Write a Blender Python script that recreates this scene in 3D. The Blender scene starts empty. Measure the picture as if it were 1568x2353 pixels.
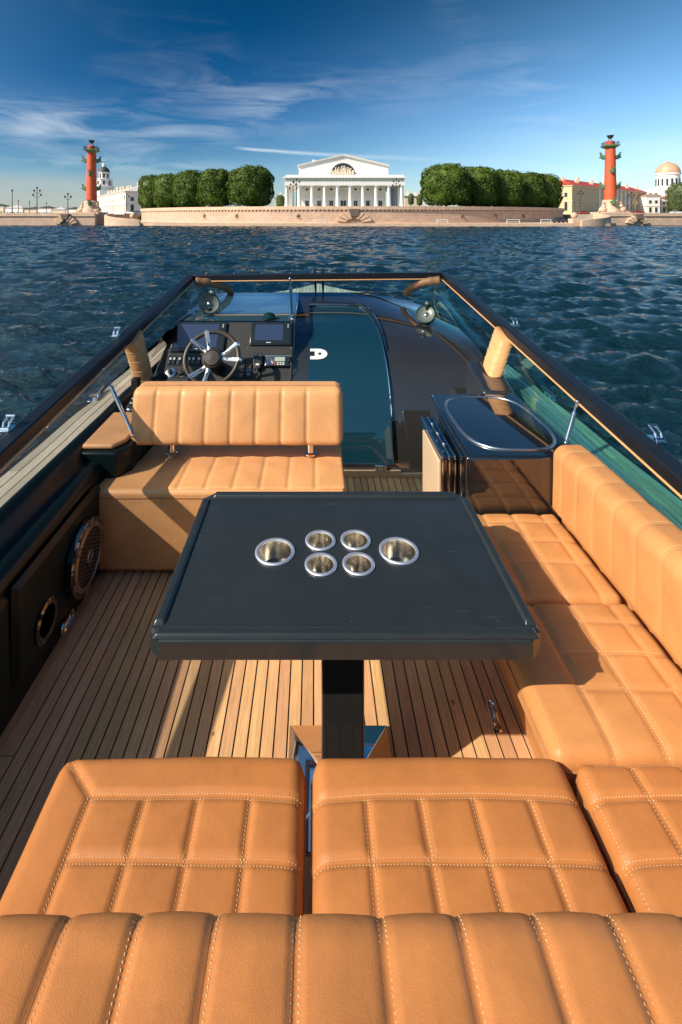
import bpy, bmesh, math, random
import numpy as np
from mathutils import Vector, Matrix

# ------------------------------------------------------------------ camera, sky, sun, exposure
scene = bpy.context.scene
COL = scene.collection
CZ = 2.55                      # eye height above the water; the cockpit floor lies 1.8 m below the eye
cam_d = bpy.data.cameras.new('camera')
cam = bpy.data.objects.new('camera', cam_d)
COL.objects.link(cam)
cam.location = (0, 0, CZ)
cam.rotation_euler = (math.radians(90), 0, 0)     # level camera with a shifted lens (upright verticals)
cam_d.sensor_fit = 'HORIZONTAL'
cam_d.sensor_width = 36
cam_d.lens = 36 * 1115 / 1568
cam_d.shift_x = 0.0395
cam_d.shift_y = -0.4346
cam_d.clip_start = 0.05
cam_d.clip_end = 8000
scene.camera = cam

SUN = Vector((1.0, 0.55, -0.87)).normalized()      # direction the light travels
world = bpy.data.worlds.new('World')
scene.world = world
world.use_nodes = True

def N(nt, typ, ins=None, **props):
    n = nt.nodes.new(typ)
    for k, v in props.items():
        setattr(n, k, v)
    for k, v in (ins or {}).items():
        s = n.inputs[k]
        if isinstance(v, bpy.types.NodeSocket):
            nt.links.new(v, s)
        else:
            if s.type == 'RGBA' and hasattr(v, '__len__') and len(v) == 3:
                v = (*v, 1)
            s.default_value = v
    return n

def MATH(nt, op, a, b=None, c=None, clamp=False):
    n = nt.nodes.new('ShaderNodeMath'); n.operation = op; n.use_clamp = clamp
    for i, v in enumerate((a, b, c)):
        if v is None: continue
        if isinstance(v, bpy.types.NodeSocket): nt.links.new(v, n.inputs[i])
        else: n.inputs[i].default_value = v
    return n.outputs[0]

def MIX(nt, fac, a, b, blend='MIX'):
    n = nt.nodes.new('ShaderNodeMix'); n.data_type = 'RGBA'; n.blend_type = blend
    for i, v in ((0, fac), (6, a), (7, b)):
        if isinstance(v, bpy.types.NodeSocket): nt.links.new(v, n.inputs[i])
        else: n.inputs[i].default_value = v if i == 0 else (*v[:3], 1)
    return n.outputs[2]

def RAMP(nt, fac, stops, interp='LINEAR'):
    n = nt.nodes.new('ShaderNodeValToRGB'); n.color_ramp.interpolation = interp
    e = n.color_ramp.elements
    while len(e) < len(stops): e.new(0.5)
    for el, (p, c) in zip(e, stops):
        el.position = p
        el.color = (*c, 1) if hasattr(c, '__len__') else (c, c, c, 1)
    nt.links.new(fac, n.inputs[0])
    return n.outputs[0]

def build_world():
    nt = world.node_tree
    nt.nodes.clear()
    sky = N(nt, 'ShaderNodeTexSky', sky_type='NISHITA', sun_disc=False)
    sky.sun_elevation = math.asin(-SUN.z)
    sky.sun_rotation = math.atan2(-SUN.x, -SUN.y) % (2 * math.pi)
    sky.altitude = 0; sky.air_density = 1.0; sky.dust_density = 0.8; sky.ozone_density = 4.0
    hs = N(nt, 'ShaderNodeHueSaturation', {'Saturation': 1.16, 'Value': 1.0, 'Color': sky.outputs[0]})
    tc = N(nt, 'ShaderNodeTexCoord')
    sep = N(nt, 'ShaderNodeSeparateXYZ', {0: tc.outputs['Generated']})
    x, y, z = sep.outputs
    zc = MATH(nt, 'MAXIMUM', z, 0.0)
    # a clear sky is deepest a right angle away from the sun and pales towards the horizon
    sdir = N(nt, 'ShaderNodeVectorMath', {0: tc.outputs['Generated'], 1: tuple(-SUN)}, operation='DOT_PRODUCT').outputs['Value']
    s2 = MATH(nt, 'SUBTRACT', 1.0, MATH(nt, 'MULTIPLY', sdir, sdir))
    s4 = MATH(nt, 'MULTIPLY', s2, s2)
    deep = MIX(nt, s4, (1.10, 1.02, 0.92), (0.012, 0.175, 0.275))  # sky towards the sun made brighter and warmer, added to lift the shadows
    deep = MIX(nt, 1.0, deep, RAMP(nt, zc, [(0.20, (1, 1, 1)), (0.42, (0.78, 0.86, 0.74))]), 'MULTIPLY')
    hz = RAMP(nt, zc, [(0.0, 1.0), (0.05, 0.62), (0.13, 0.24), (0.26, 0.04), (0.36, 0.0)])
    deep = MIX(nt, hz, deep, (0.60, 0.62, 0.62))
    col = MIX(nt, 1.0, hs.outputs[0], deep, 'MULTIPLY')
    az = MATH(nt, 'ARCTAN2', x, y)
    el = MATH(nt, 'ARCSINE', z)
    # high cirrus: fibrous wisps gathered in a few loose patches
    p = N(nt, 'ShaderNodeCombineXYZ', {0: az, 1: el, 2: 0.0})
    mp = N(nt, 'ShaderNodeMapping', {'Vector': p.outputs[0], 'Rotation': (0, 0, math.radians(24)), 'Scale': (3.0, 16.0, 1), 'Location': (1.3, 0.6, 0)})
    n1 = N(nt, 'ShaderNodeTexNoise', {'Vector': mp.outputs[0], 'Scale': 1.5, 'Detail': 10.0, 'Roughness': 0.62, 'Distortion': 0.7})
    n2 = N(nt, 'ShaderNodeTexNoise', {'Vector': tc.outputs['Generated'], 'Scale': 2.6, 'Detail': 3.0, 'Roughness': 0.5})
    wisps = RAMP(nt, n1.outputs[0], [(0.42, 0.0), (0.74, 1.0)])
    patch = RAMP(nt, n2.outputs[0], [(0.52, 0.0), (0.75, 0.35)])
    for a0, e0, wa, we, am in ((-0.09, 0.228, 0.13, 0.050, 0.85), (-0.50, 0.165, 0.17, 0.040, 1.0), (-0.22, 0.165, 0.08, 0.022, 0.6), (0.20, 0.255, 0.15, 0.05, 0.32), (0.44, 0.22, 0.10, 0.08, 0.30), (0.62, 0.10, 0.22, 0.035, 0.55), (-0.34, 0.098, 0.22, 0.013, 0.8)):
        q1 = MATH(nt, 'DIVIDE', MATH(nt, 'SUBTRACT', az, a0), wa); q2 = MATH(nt, 'DIVIDE', MATH(nt, 'SUBTRACT', el, e0), we)
        gss = MATH(nt, 'EXPONENT', MATH(nt, 'MULTIPLY', MATH(nt, 'MULTIPLY_ADD', q1, q1, MATH(nt, 'MULTIPLY', q2, q2)), -1.0))
        patch = MATH(nt, 'ADD', patch, MATH(nt, 'MULTIPLY', gss, am))
    fac = MATH(nt, 'MULTIPLY', MATH(nt, 'MULTIPLY', wisps, patch), 0.52, clamp=True)
    # low bank of hazy stratus to port
    n3 = N(nt, 'ShaderNodeTexNoise', {'Vector': N(nt, 'ShaderNodeMapping', {'Vector': p.outputs[0], 'Scale': (4, 30, 1)}).outputs[0], 'Scale': 1.0, 'Detail': 6.0, 'Roughness': 0.55})
    top = MATH(nt, 'MULTIPLY_ADD', n3.outputs[0], 0.02, 0.060)
    bank = RAMP(nt, MATH(nt, 'MULTIPLY_ADD', MATH(nt, 'SUBTRACT', top, el), 40.0, 0.5), [(0.0, 0.0), (1.0, 1.0)])
    side = RAMP(nt, MATH(nt, 'MULTIPLY_ADD', az, -1.0, 0.3), [(0.25, 0.0), (0.62, 1.0)])
    bank = MATH(nt, 'MULTIPLY', MATH(nt, 'MULTIPLY', bank, side), 0.5)
    # one long straight aeroplane trail
    wob = N(nt, 'ShaderNodeTexNoise', {'Vector': tc.outputs['Generated'], 'Scale': 9.0, 'Detail': 3.0})
    line = MATH(nt, 'ADD', MATH(nt, 'MULTIPLY_ADD', az, -0.062, 0.1265), MATH(nt, 'MULTIPLY_ADD', wob.outputs[0], 0.006, -0.003))
    dist = MATH(nt, 'ABSOLUTE', MATH(nt, 'SUBTRACT', el, line))
    wid = N(nt, 'ShaderNodeMapRange', {'Value': az, 'From Min': -0.16, 'From Max': 0.30, 'To Min': 0.0042, 'To Max': 0.0075})
    trail = MATH(nt, 'SUBTRACT', 1.0, MATH(nt, 'DIVIDE', dist, wid.outputs[0]), clamp=True)
    fade = RAMP(nt, MATH(nt, 'ADD', az, 0.5), [(0.33, 0.0), (0.37, 1.0), (0.50, 0.75), (0.75, 0.12), (0.95, 0.0)])
    trail = MATH(nt, 'MULTIPLY', MATH(nt, 'MULTIPLY', trail, fade), 0.6)
    fac = MATH(nt, 'MAXIMUM', fac, trail, clamp=True)
    col = MIX(nt, bank, col, (1.9, 2.0, 1.95))
    cloud = MIX(nt, fac, col, (3.6, 3.9, 4.1))
    bg = N(nt, 'ShaderNodeBackground', {'Color': cloud, 'Strength': 0.15})
    out = N(nt, 'ShaderNodeOutputWorld')
    nt.links.new(bg.outputs[0], out.inputs[0])
build_world()

sd = bpy.data.lights.new('sun', 'SUN')
sd.energy = 3.5
sd.angle = math.radians(0.55)
sd.color = (1.0, 0.89, 0.74)
so = bpy.data.objects.new('sun', sd)
COL.objects.link(so)
so.rotation_euler = SUN.to_track_quat('-Z', 'Y').to_euler()
so.location = (-30, -15, 40)

scene.view_settings.view_transform = 'Standard'
scene.view_settings.look = 'None'
scene.view_settings.exposure = 0.78
scene.view_settings.gamma = 1.0
scene.view_settings.use_curve_mapping = False
scene.cycles.max_bounces = 10
scene.cycles.transparent_max_bounces = 16
scene.cycles.use_denoising = True

# ------------------------------------------------------------------ materials
MATS = {}
def mat(name):
    m = bpy.data.materials.new(name); m.use_nodes = True
    nt = m.node_tree; nt.nodes.clear()
    out = N(nt, 'ShaderNodeOutputMaterial')
    MATS[name] = m
    return m, nt, out

def simple(name, col, rough=0.5, metal=0.0, coat=0.0, bump=0.0, bscale=40.0, var=0.0, vscale=3.0, spec=0.5):
    m, nt, out = mat(name)
    p = N(nt, 'ShaderNodeBsdfPrincipled', {'Base Color': col, 'Roughness': rough, 'Metallic': metal, 'Coat Weight': coat, 'Coat Roughness': 0.03, 'Specular IOR Level': spec})
    tc = N(nt, 'ShaderNodeTexCoord')
    if var:
        n = N(nt, 'ShaderNodeTexNoise', {'Vector': tc.outputs['Object'], 'Scale': vscale, 'Detail': 6.0, 'Roughness': 0.6})
        a = [max(0, c * (1 - var)) for c in col]; b = [c * (1 + var) for c in col]
        nt.links.new(RAMP(nt, n.outputs[0], [(0.3, a), (0.7, b)]), p.inputs['Base Color'])
    if bump:
        n = N(nt, 'ShaderNodeTexNoise', {'Vector': tc.outputs['Object'], 'Scale': bscale, 'Detail': 5.0, 'Roughness': 0.6})
        b = N(nt, 'ShaderNodeBump', {'Height': n.outputs[0], 'Strength': 1.0, 'Distance': bump})
        nt.links.new(b.outputs[0], p.inputs['Normal'])
    nt.links.new(p.outputs[0], out.inputs[0])
    return m

def leather(name, col, rough=0.42):
    m, nt, out = mat(name)
    tc = N(nt, 'ShaderNodeTexCoord')
    oi = N(nt, 'ShaderNodeObjectInfo')
    off = N(nt, 'ShaderNodeVectorMath', {0: tc.outputs['Object'], 1: (0, 0, 0)}, operation='ADD')
    big = N(nt, 'ShaderNodeTexNoise', {'Vector': off.outputs[0], 'Scale': 5.0, 'Detail': 8.0, 'Roughness': 0.62, 'Distortion': 0.6})
    c1 = RAMP(nt, big.outputs[0], [(0.28, [c * 0.78 for c in col]), (0.52, col), (0.76, [min(1, c * 1.20) for c in col])])
    fine = N(nt, 'ShaderNodeTexNoise', {'Vector': tc.outputs['Object'], 'Scale': 60.0, 'Detail': 6.0, 'Roughness': 0.7})
    c2 = MIX(nt, 0.25, c1, RAMP(nt, fine.outputs[0], [(0.3, [c * 0.8 for c in col]), (0.7, [min(1, c * 1.18) for c in col])]))
    grain = N(nt, 'ShaderNodeTexVoronoi', {'Vector': tc.outputs['Object'], 'Scale': 520.0})
    wr = N(nt, 'ShaderNodeTexNoise', {'Vector': tc.outputs['Object'], 'Scale': 28.0, 'Detail': 4.0, 'Distortion': 1.2})
    b1 = N(nt, 'ShaderNodeBump', {'Height': grain.outputs[0], 'Strength': 0.35, 'Distance': 0.0007})
    b2 = N(nt, 'ShaderNodeBump', {'Height': wr.outputs[0], 'Strength': 0.5, 'Distance': 0.0009, 'Normal': b1.outputs[0]})
    r = RAMP(nt, big.outputs[0], [(0.3, rough + 0.10), (0.7, rough - 0.04)])
    p = N(nt, 'ShaderNodeBsdfPrincipled', {'Base Color': c2, 'Roughness': r, 'Normal': b2.outputs[0], 'Specular IOR Level': 0.4})
    nt.links.new(p.outputs[0], out.inputs[0])
    return m

def teak(name, c_lo, c_hi, rough=0.55, axis_scale=(70, 3.0, 70), spots=True):
    m, nt, out = mat(name)
    tc = N(nt, 'ShaderNodeTexCoord'); oi = N(nt, 'ShaderNodeObjectInfo')
    offs = N(nt, 'ShaderNodeCombineXYZ', {0: MATH(nt, 'MULTIPLY', oi.outputs['Random'], 37.0), 1: MATH(nt, 'MULTIPLY', oi.outputs['Random'], 91.0), 2: 0.0})
    v = N(nt, 'ShaderNodeVectorMath', {0: tc.outputs['Object'], 1: offs.outputs[0]}, operation='ADD')
    mp = N(nt, 'ShaderNodeMapping', {'Vector': v.outputs[0], 'Scale': axis_scale})
    g = N(nt, 'ShaderNodeTexNoise', {'Vector': mp.outputs[0], 'Scale': 1.6, 'Detail': 7.0, 'Roughness': 0.65, 'Distortion': 0.7})
    mp2 = N(nt, 'ShaderNodeMapping', {'Vector': v.outputs[0], 'Scale': (axis_scale[0] * 3, axis_scale[1] * 3, axis_scale[2] * 3)})
    g2 = N(nt, 'ShaderNodeTexNoise', {'Vector': mp2.outputs[0], 'Scale': 1.6, 'Detail': 4.0, 'Roughness': 0.7})
    c = RAMP(nt, g.outputs[0], [(0.28, c_lo), (0.72, c_hi)])
    c = MIX(nt, 0.30, c, RAMP(nt, g2.outputs[0], [(0.3, [k * 0.6 for k in c_lo]), (0.7, [min(1, k * 1.15) for k in c_hi])]))
    hv = N(nt, 'ShaderNodeHueSaturation', {'Hue': MATH(nt, 'MULTIPLY_ADD', oi.outputs['Random'], 0.022, 0.489), 'Saturation': 1.0,
         'Value': MATH(nt, 'MULTIPLY_ADD', MATH(nt, 'FRACT', MATH(nt, 'MULTIPLY', oi.outputs['Random'], 7.31)), 0.44, 0.90), 'Color': c})
    st = N(nt, 'ShaderNodeTexNoise', {'Vector': tc.outputs['Object'], 'Scale': 3.2, 'Detail': 7.0, 'Roughness': 0.65})
    col = MIX(nt, 1.0, hv.outputs[0], RAMP(nt, st.outputs[0], [(0.34, 0.86), (0.62, 1.0)]), 'MULTIPLY')
    if spots:
        vo = N(nt, 'ShaderNodeTexVoronoi', {'Vector': N(nt, 'ShaderNodeMapping', {'Vector': tc.outputs['Object'], 'Scale': (1.6, 0.9, 1)}).outputs[0], 'Scale': 4.0, 'Randomness': 1.0})
        nz = N(nt, 'ShaderNodeTexNoise', {'Vector': tc.outputs['Object'], 'Scale': 26.0, 'Detail': 3.0})
        dd = MATH(nt, 'ADD', vo.outputs['Distance'], MATH(nt, 'MULTIPLY_ADD', nz.outputs[0], 0.12, -0.06))
        sp = RAMP(nt, dd, [(0.030, 1.0), (0.055, 0.0)])
        col = MIX(nt, MATH(nt, 'MULTIPLY', sp, 0.75), col, (0.10, 0.035, 0.012))
    b = N(nt, 'ShaderNodeBump', {'Height': g2.outputs[0], 'Strength': 0.5, 'Distance': 0.0012})
    p = N(nt, 'ShaderNodeBsdfPrincipled', {'Base Color': col, 'Roughness': rough, 'Normal': b.outputs[0], 'Specular IOR Level': 0.3})
    nt.links.new(p.outputs[0], out.inputs[0])
    return m

def gloss_black(name, col, rough, coat=0.0, wear=0.0, spec=0.5):
    m, nt, out = mat(name)
    tc = N(nt, 'ShaderNodeTexCoord')
    n = N(nt, 'ShaderNodeTexNoise', {'Vector': tc.outputs['Object'], 'Scale': 6.0, 'Detail': 8.0, 'Roughness': 0.7})
    r = RAMP(nt, n.outputs[0], [(0.3, max(0.0, rough - wear)), (0.75, rough + wear)])
    mp = N(nt, 'ShaderNodeMapping', {'Vector': tc.outputs['Object'], 'Rotation': (0, 0, 0.6), 'Scale': (3, 60, 3)})
    sc = N(nt, 'ShaderNodeTexNoise', {'Vector': mp.outputs[0], 'Scale': 3.0, 'Detail': 6.0, 'Roughness': 0.8})
    dust = RAMP(nt, sc.outputs[0], [(0.66, 0.0), (0.80, 1.0)])
    base = MIX(nt, MATH(nt, 'MULTIPLY', dust, wear * 1.2), col, (0.25, 0.24, 0.22))
    p = N(nt, 'ShaderNodeBsdfPrincipled', {'Base Color': base, 'Roughness': r, 'Coat Weight': coat, 'Coat Roughness': 0.02, 'Coat IOR': 1.9, 'Specular IOR Level': spec})
    nt.links.new(p.outputs[0], out.inputs[0])
    return m

def glass(name, tint, refl=1.0, ior=1.5):
    m, nt, out = mat(name)
    t = N(nt, 'ShaderNodeBsdfTransparent', {'Color': tint})
    g = N(nt, 'ShaderNodeBsdfGlossy', {'Color': (1, 1, 1), 'Roughness': 0.01})
    fr = N(nt, 'ShaderNodeFresnel', {'IOR': ior})
    mx = N(nt, 'ShaderNodeMixShader', {0: MATH(nt, 'MULTIPLY', fr.outputs[0], refl), 1: t.outputs[0], 2: g.outputs[0]})
    nt.links.new(mx.outputs[0], out.inputs[0])
    return m

def lacquer(name, col, rough):
    m, nt, out = mat(name)
    tc = N(nt, 'ShaderNodeTexCoord')
    n = N(nt, 'ShaderNodeTexNoise', {'Vector': tc.outputs['Object'], 'Scale': 4.0, 'Detail': 8.0, 'Roughness': 0.7, 'Distortion': 0.4})
    r = RAMP(nt, n.outputs[0], [(0.30, rough - 0.03), (0.72, rough + 0.04)])
    base = col
    # stray dust specks
    v = N(nt, 'ShaderNodeTexVoronoi', {'Vector': tc.outputs['Object'], 'Scale': 26.0})
    base = MIX(nt, MATH(nt, 'MULTIPLY', RAMP(nt, v.outputs['Distance'], [(0.018, 1.0), (0.032, 0.0)]), 0.55), base, (0.55, 0.52, 0.48))
    # hairline scratches in two directions
    for ang, off in ((0.5, 0.0), (-0.9, 4.0), (1.35, 9.0)):
        mp = N(nt, 'ShaderNodeMapping', {'Vector': tc.outputs['Object'], 'Rotation': (0, 0, ang), 'Scale': (2.2, 95, 1), 'Location': (off, off, 0)})
        s = N(nt, 'ShaderNodeTexNoise', {'Vector': mp.outputs[0], 'Scale': 2.0, 'Detail': 3.0, 'Roughness': 0.5})
        base = MIX(nt, MATH(nt, 'MULTIPLY', RAMP(nt, s.outputs[0], [(0.735, 0.0), (0.80, 1.0)]), 0.30), base, (0.30, 0.29, 0.28))
    wipe = RAMP(nt, n.outputs[0], [(0.45, 0.0), (0.75, 1.0)])
    base = MIX(nt, MATH(nt, 'MULTIPLY', wipe, 0.010), base, (0.6, 0.58, 0.54))
    p = N(nt, 'ShaderNodeBsdfPrincipled', {'Base Color': base, 'Roughness': r, 'Coat Weight': 0.15, 'Coat Roughness': 0.05})
    nt.links.new(p.outputs[0], out.inputs[0])
lacquer('table_black', (0.022, 0.027, 0.028), 0.27)
leather('leather', (0.70, 0.345, 0.138))  # one leather in three tones; light falloff towards the stern put into the colours
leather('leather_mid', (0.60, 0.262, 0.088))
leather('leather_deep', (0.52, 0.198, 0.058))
leather('leather_trim', (0.40, 0.20, 0.09), 0.5)
leather('leather_shaded', (0.22, 0.115, 0.058), 0.5)  # darker leather for the corner pillars, shade of the rail put into the colour
simple('thread', (0.72, 0.50, 0.27), 0.6)
simple('thread_dark', (0.30, 0.13, 0.045), 0.6)
teak('teak', (0.50, 0.265, 0.118), (0.80, 0.485, 0.240))
teak('teak_weathered', (0.46, 0.38, 0.26), (0.68, 0.59, 0.44), 0.7, spots=False)
simple('caulk', (0.010, 0.010, 0.010), 0.7)
gloss_black('gelcoat', (0.008, 0.010, 0.012), 0.07, 0.9, 0.03)
gloss_black('gelcoat_warm', (0.027, 0.026, 0.025), 0.08, 0.9, 0.04)
gloss_black('liner', (0.004, 0.011, 0.011), 0.36, 0.04, 0.05, 0.25)
simple('door_glass', (0.010, 0.055, 0.085), 0.03, metal=0.35, coat=0.8)
simple('dash_sky_sheen', (0.14, 0.34, 0.50), 0.035, metal=0.75, coat=1.0)  # blue of the reflected sky put into the base colour
simple('black_plastic', (0.014, 0.014, 0.014), 0.45, bump=0.0004, bscale=600)
simple('black_vinyl', (0.020, 0.019, 0.017), 0.55, bump=0.0006, bscale=350)
simple('rail_black', (0.008, 0.010, 0.014), 0.34, spec=0.32)
simple('chrome', (0.80, 0.80, 0.80), 0.06, 1.0)
simple('cup_rim', (0.86, 0.86, 0.90), 0.42, 0.85)
simple('cup_inside', (0.86, 0.80, 0.70), 0.24, 1.0)
simple('spoke_metal', (0.88, 0.88, 0.90), 0.28, 0.9)
simple('steel', (0.72, 0.71, 0.68), 0.13, 1.0, bump=0.0003, bscale=90)
simple('steel_satin', (0.62, 0.62, 0.62), 0.30, 1.0)
simple('white_paint', (0.75, 0.74, 0.70), 0.35)
simple('cream', (0.60, 0.44, 0.28), 0.45, var=0.08)
simple('screen', (0.030, 0.045, 0.095), 0.06, coat=0.8)
simple('bezel', (0.012, 0.016, 0.018), 0.20, coat=0.5)
simple('lcd', (0.35, 0.42, 0.36), 0.25)
simple('key_white', (0.62, 0.62, 0.58), 0.4)
simple('key_red', (0.50, 0.06, 0.03), 0.4)
simple('rubber', (0.02, 0.02, 0.02), 0.6)
simple('wheel_leather', (0.045, 0.034, 0.026), 0.40, bump=0.0005, bscale=400)
simple('speaker_cone', (0.13, 0.145, 0.125), 0.35, 0.2)
simple('bronze_grille', (0.42, 0.32, 0.24), 0.35, 0.8)
glass('pane_glass', (0.64, 0.90, 0.91), 0.40)
glass('pane_clear', (0.72, 0.89, 0.95), 0.12)
glass('pane_smoke', (0.80, 0.82, 0.85), 0.10)
simple('dark_lens', (0.006, 0.022, 0.018), 0.06, coat=0.6)

# ------------------------------------------------------------------ mesh helpers
class MB:
    def __init__(s): s.v = []; s.f = []
    def add(s, vs, fs):
        b = len(s.v); s.v.extend([tuple(p) for p in vs]); s.f.extend([tuple(i + b for i in q) for q in fs]); return s
    def box(s, x0, x1, y0, y1, z0, z1):
        return s.hexa([(x0, y0, z0), (x1, y0, z0), (x1, y1, z0), (x0, y1, z0), (x0, y0, z1), (x1, y0, z1), (x1, y1, z1), (x0, y1, z1)])
    def hexa(s, p):
        return s.add(p, [(3, 2, 1, 0), (4, 5, 6, 7), (0, 1, 5, 4), (1, 2, 6, 5), (2, 3, 7, 6), (3, 0, 4, 7)])
    def cyl(s, a, b, r0, r1=None, n=16, caps=True):
        a = Vector(a); b = Vector(b); r1 = r0 if r1 is None else r1
        d = (b - a).normalized(); u = d.orthogonal().normalized(); w = d.cross(u)
        vs = []
        for c, r in ((a, r0), (b, r1)):
            for i in range(n):
                t = 2 * math.pi * i / n
                vs.append(c + u * (r * math.cos(t)) + w * (r * math.sin(t)))
        fs = [(i, (i + 1) % n, n + (i + 1) % n, n + i) for i in range(n)]
        if caps: fs += [tuple(range(n - 1, -1, -1)), tuple(range(n, 2 * n))]
        return s.add(vs, fs)
    def tube(s, path, r, n=8, caps=True, flat=1.0, up=None, closed=False):
        P = [Vector(p) for p in path]; m = len(P)
        R = r if hasattr(r, '__len__') else [r] * m
        vs = []; u = None
        for i, p in enumerate(P):
            if closed: t = (P[(i + 1) % m] - P[i - 1]).normalized()
            else: t = (P[min(i + 1, m - 1)] - P[max(i - 1, 0)]).normalized()
            if up is not None: u = Vector(up)
            elif u is None: u = t.orthogonal()
            u = (u - t * u.dot(t)).normalized(); w = t.cross(u)
            for k in range(n):
                a = 2 * math.pi * k / n
                vs.append(p + u * (R[i] * math.cos(a) * flat) + w * (R[i] * math.sin(a)))
        fs = []
        for i in range(m if closed else m - 1):
            j = (i + 1) % m
            for k in range(n): fs.append((i * n + k, i * n + (k + 1) % n, j * n + (k + 1) % n, j * n + k))
        if caps and not closed: fs += [tuple(range(n - 1, -1, -1)), tuple((m - 1) * n + k for k in range(n))]
        return s.add(vs, fs)
    def lathe(s, prof, c, axis=(0, 0, 1), n=24, u=None, a0=0.0, a1=2 * math.pi, sx=1.0, caps=True):
        d = Vector(axis).normalized(); u = Vector(u) if u else d.orthogonal().normalized(); w = d.cross(u); c = Vector(c)
        full = abs(a1 - a0 - 2 * math.pi) < 1e-6
        cnt = n if full else n + 1
        vs = []
        for r, h in prof:
            for i in range(cnt):
                t = a0 + (a1 - a0) * i / n
                vs.append(c + d * h + u * (r * math.cos(t) * sx) + w * (r * math.sin(t)))
        fs = []
        for k in range(len(prof) - 1):
            for i in range(n):
                j = (i + 1) % cnt
                fs.append((k * cnt + i, k * cnt + j, (k + 1) * cnt + j, (k + 1) * cnt + i))
        if full and caps:
            if prof[0][0] > 1e-5: fs.append(tuple(range(cnt - 1, -1, -1)))
            if prof[-1][0] > 1e-5: fs.append(tuple((len(prof) - 1) * cnt + i for i in range(cnt)))
        return s.add(vs, fs)
    def prism(s, poly, z0, z1, fn=None):
        n = len(poly)
        vs = [(x, y, z0) for x, y in poly] + [(x, y, z1) for x, y in poly]
        fs = [tuple(range(n - 1, -1, -1)), tuple(range(n, 2 * n))] + [(i, (i + 1) % n, n + (i + 1) % n, n + i) for i in range(n)]
        if fn: vs = [fn(*p) for p in vs]
        return s.add(vs, fs)
    def sphere(s, c, r, n=16, m=10, sc=(1, 1, 1)):
        c = Vector(c); vs = [c + Vector((0, 0, r * sc[2]))]
        for i in range(1, m):
            a = math.pi * i / m
            for k in range(n):
                t = 2 * math.pi * k / n
                vs.append(c + Vector((r * sc[0] * math.sin(a) * math.cos(t), r * sc[1] * math.sin(a) * math.sin(t), r * sc[2] * math.cos(a))))
        vs.append(c - Vector((0, 0, r * sc[2])))
        fs = [(0, 1 + k, 1 + (k + 1) % n) for k in range(n)]
        for i in range(m - 2):
            for k in range(n):
                a = 1 + i * n + k; b = 1 + i * n + (k + 1) % n
                fs.append((a, a + n, b + n, b))
        L = len(vs) - 1; b = 1 + (m - 2) * n
        fs += [(b + k, L, b + (k + 1) % n) for k in range(n)]
        return s.add(vs, fs)
    def xform(s, M):
        s.v = [tuple(M @ Vector(p)) for p in s.v]; return s

def T(x=0, y=0, z=0): return Matrix.Translation((x, y, z))
def RZ(a): return Matrix.Rotation(math.radians(a), 4, 'Z')
def RX(a): return Matrix.Rotation(math.radians(a), 4, 'X')

def thing(name, label, cat, loc=(0, 0, 0), group=None):
    o = bpy.data.objects.new(name, None); COL.objects.link(o)
    o.location = loc; o.empty_display_size = 0.1
    o['label'] = label; o['category'] = cat
    if group: o['group'] = group
    return o

def tag(o, label, cat, group=None):
    o['label'] = label; o['category'] = cat
    if group: o['group'] = group
    return o

def mesh_of(name, mb):
    me = bpy.data.meshes.new(name)
    me.from_pydata(mb.v, [], mb.f); me.update()
    return me

def world_loc(o):
    p = Vector((0, 0, 0))
    while o is not None:
        p += o.location; o = o.parent
    return p

def obj(name, mb, m, parent=None, bevel=0.0, seg=2, smooth=True, angle=35, loc=None, subd=0):
    """one mesh object; mesh coordinates are given in world space, the origin moved to loc (or the parent's base)"""
    me = mb if isinstance(mb, bpy.types.Mesh) else mesh_of(name, mb)
    if loc is None and parent is None:
        xs = np.empty(len(me.vertices) * 3, dtype=np.float32); me.vertices.foreach_get('co', xs); xs = xs.reshape(-1, 3)
        loc = (float((xs[:, 0].min() + xs[:, 0].max()) / 2), float((xs[:, 1].min() + xs[:, 1].max()) / 2), float(xs[:, 2].min()))
        me.transform(Matrix.Translation(-Vector(loc)))
    o = bpy.data.objects.new(name, me); COL.objects.link(o)
    me.materials.append(MATS[m] if isinstance(m, str) else m)
    if parent is not None:
        o.parent = parent
        if loc is None: o.location = -world_loc(parent)
        else: o.location = loc
    elif loc is not None: o.location = loc
    if smooth and len(me.polygons):
        me.polygons.foreach_set('use_smooth', [True] * len(me.polygons))
        try: me.set_sharp_from_angle(angle=math.radians(angle))
        except Exception: pass
    if bevel:
        b = o.modifiers.new('bevel', 'BEVEL'); b.width = bevel; b.segments = seg; b.limit_method = 'ANGLE'; b.angle_limit = math.radians(32)
        b.harden_normals = False
    if subd:
        sm = o.modifiers.new('subd', 'SUBSURF'); sm.levels = subd; sm.render_levels = subd
    return o

def np_mesh(name, V, F):
    """fast mesh from numpy arrays; F is (n,4) or (n,3)"""
    V = np.asarray(V, np.float32); F = np.asarray(F, np.int32)
    k = F.shape[1]
    me = bpy.data.meshes.new(name)
    me.vertices.add(len(V)); me.vertices.foreach_set('co', V.ravel())
    me.loops.add(F.size); me.loops.foreach_set('vertex_index', F.ravel())
    me.polygons.add(len(F)); me.polygons.foreach_set('loop_start', np.arange(0, F.size, k, dtype=np.int32))
    try: me.polygons.foreach_set('loop_total', np.full(len(F), k, np.int32))
    except Exception: pass
    me.update(calc_edges=True); me.validate()
    return me

def grid_faces(nx, ny):
    i, j = np.meshgrid(np.arange(nx - 1), np.arange(ny - 1), indexing='ij')
    a = (i * ny + j).ravel()
    return np.stack([a, a + ny, a + ny + 1, a + 1], 1)

def zH(h): return CZ - h

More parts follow.
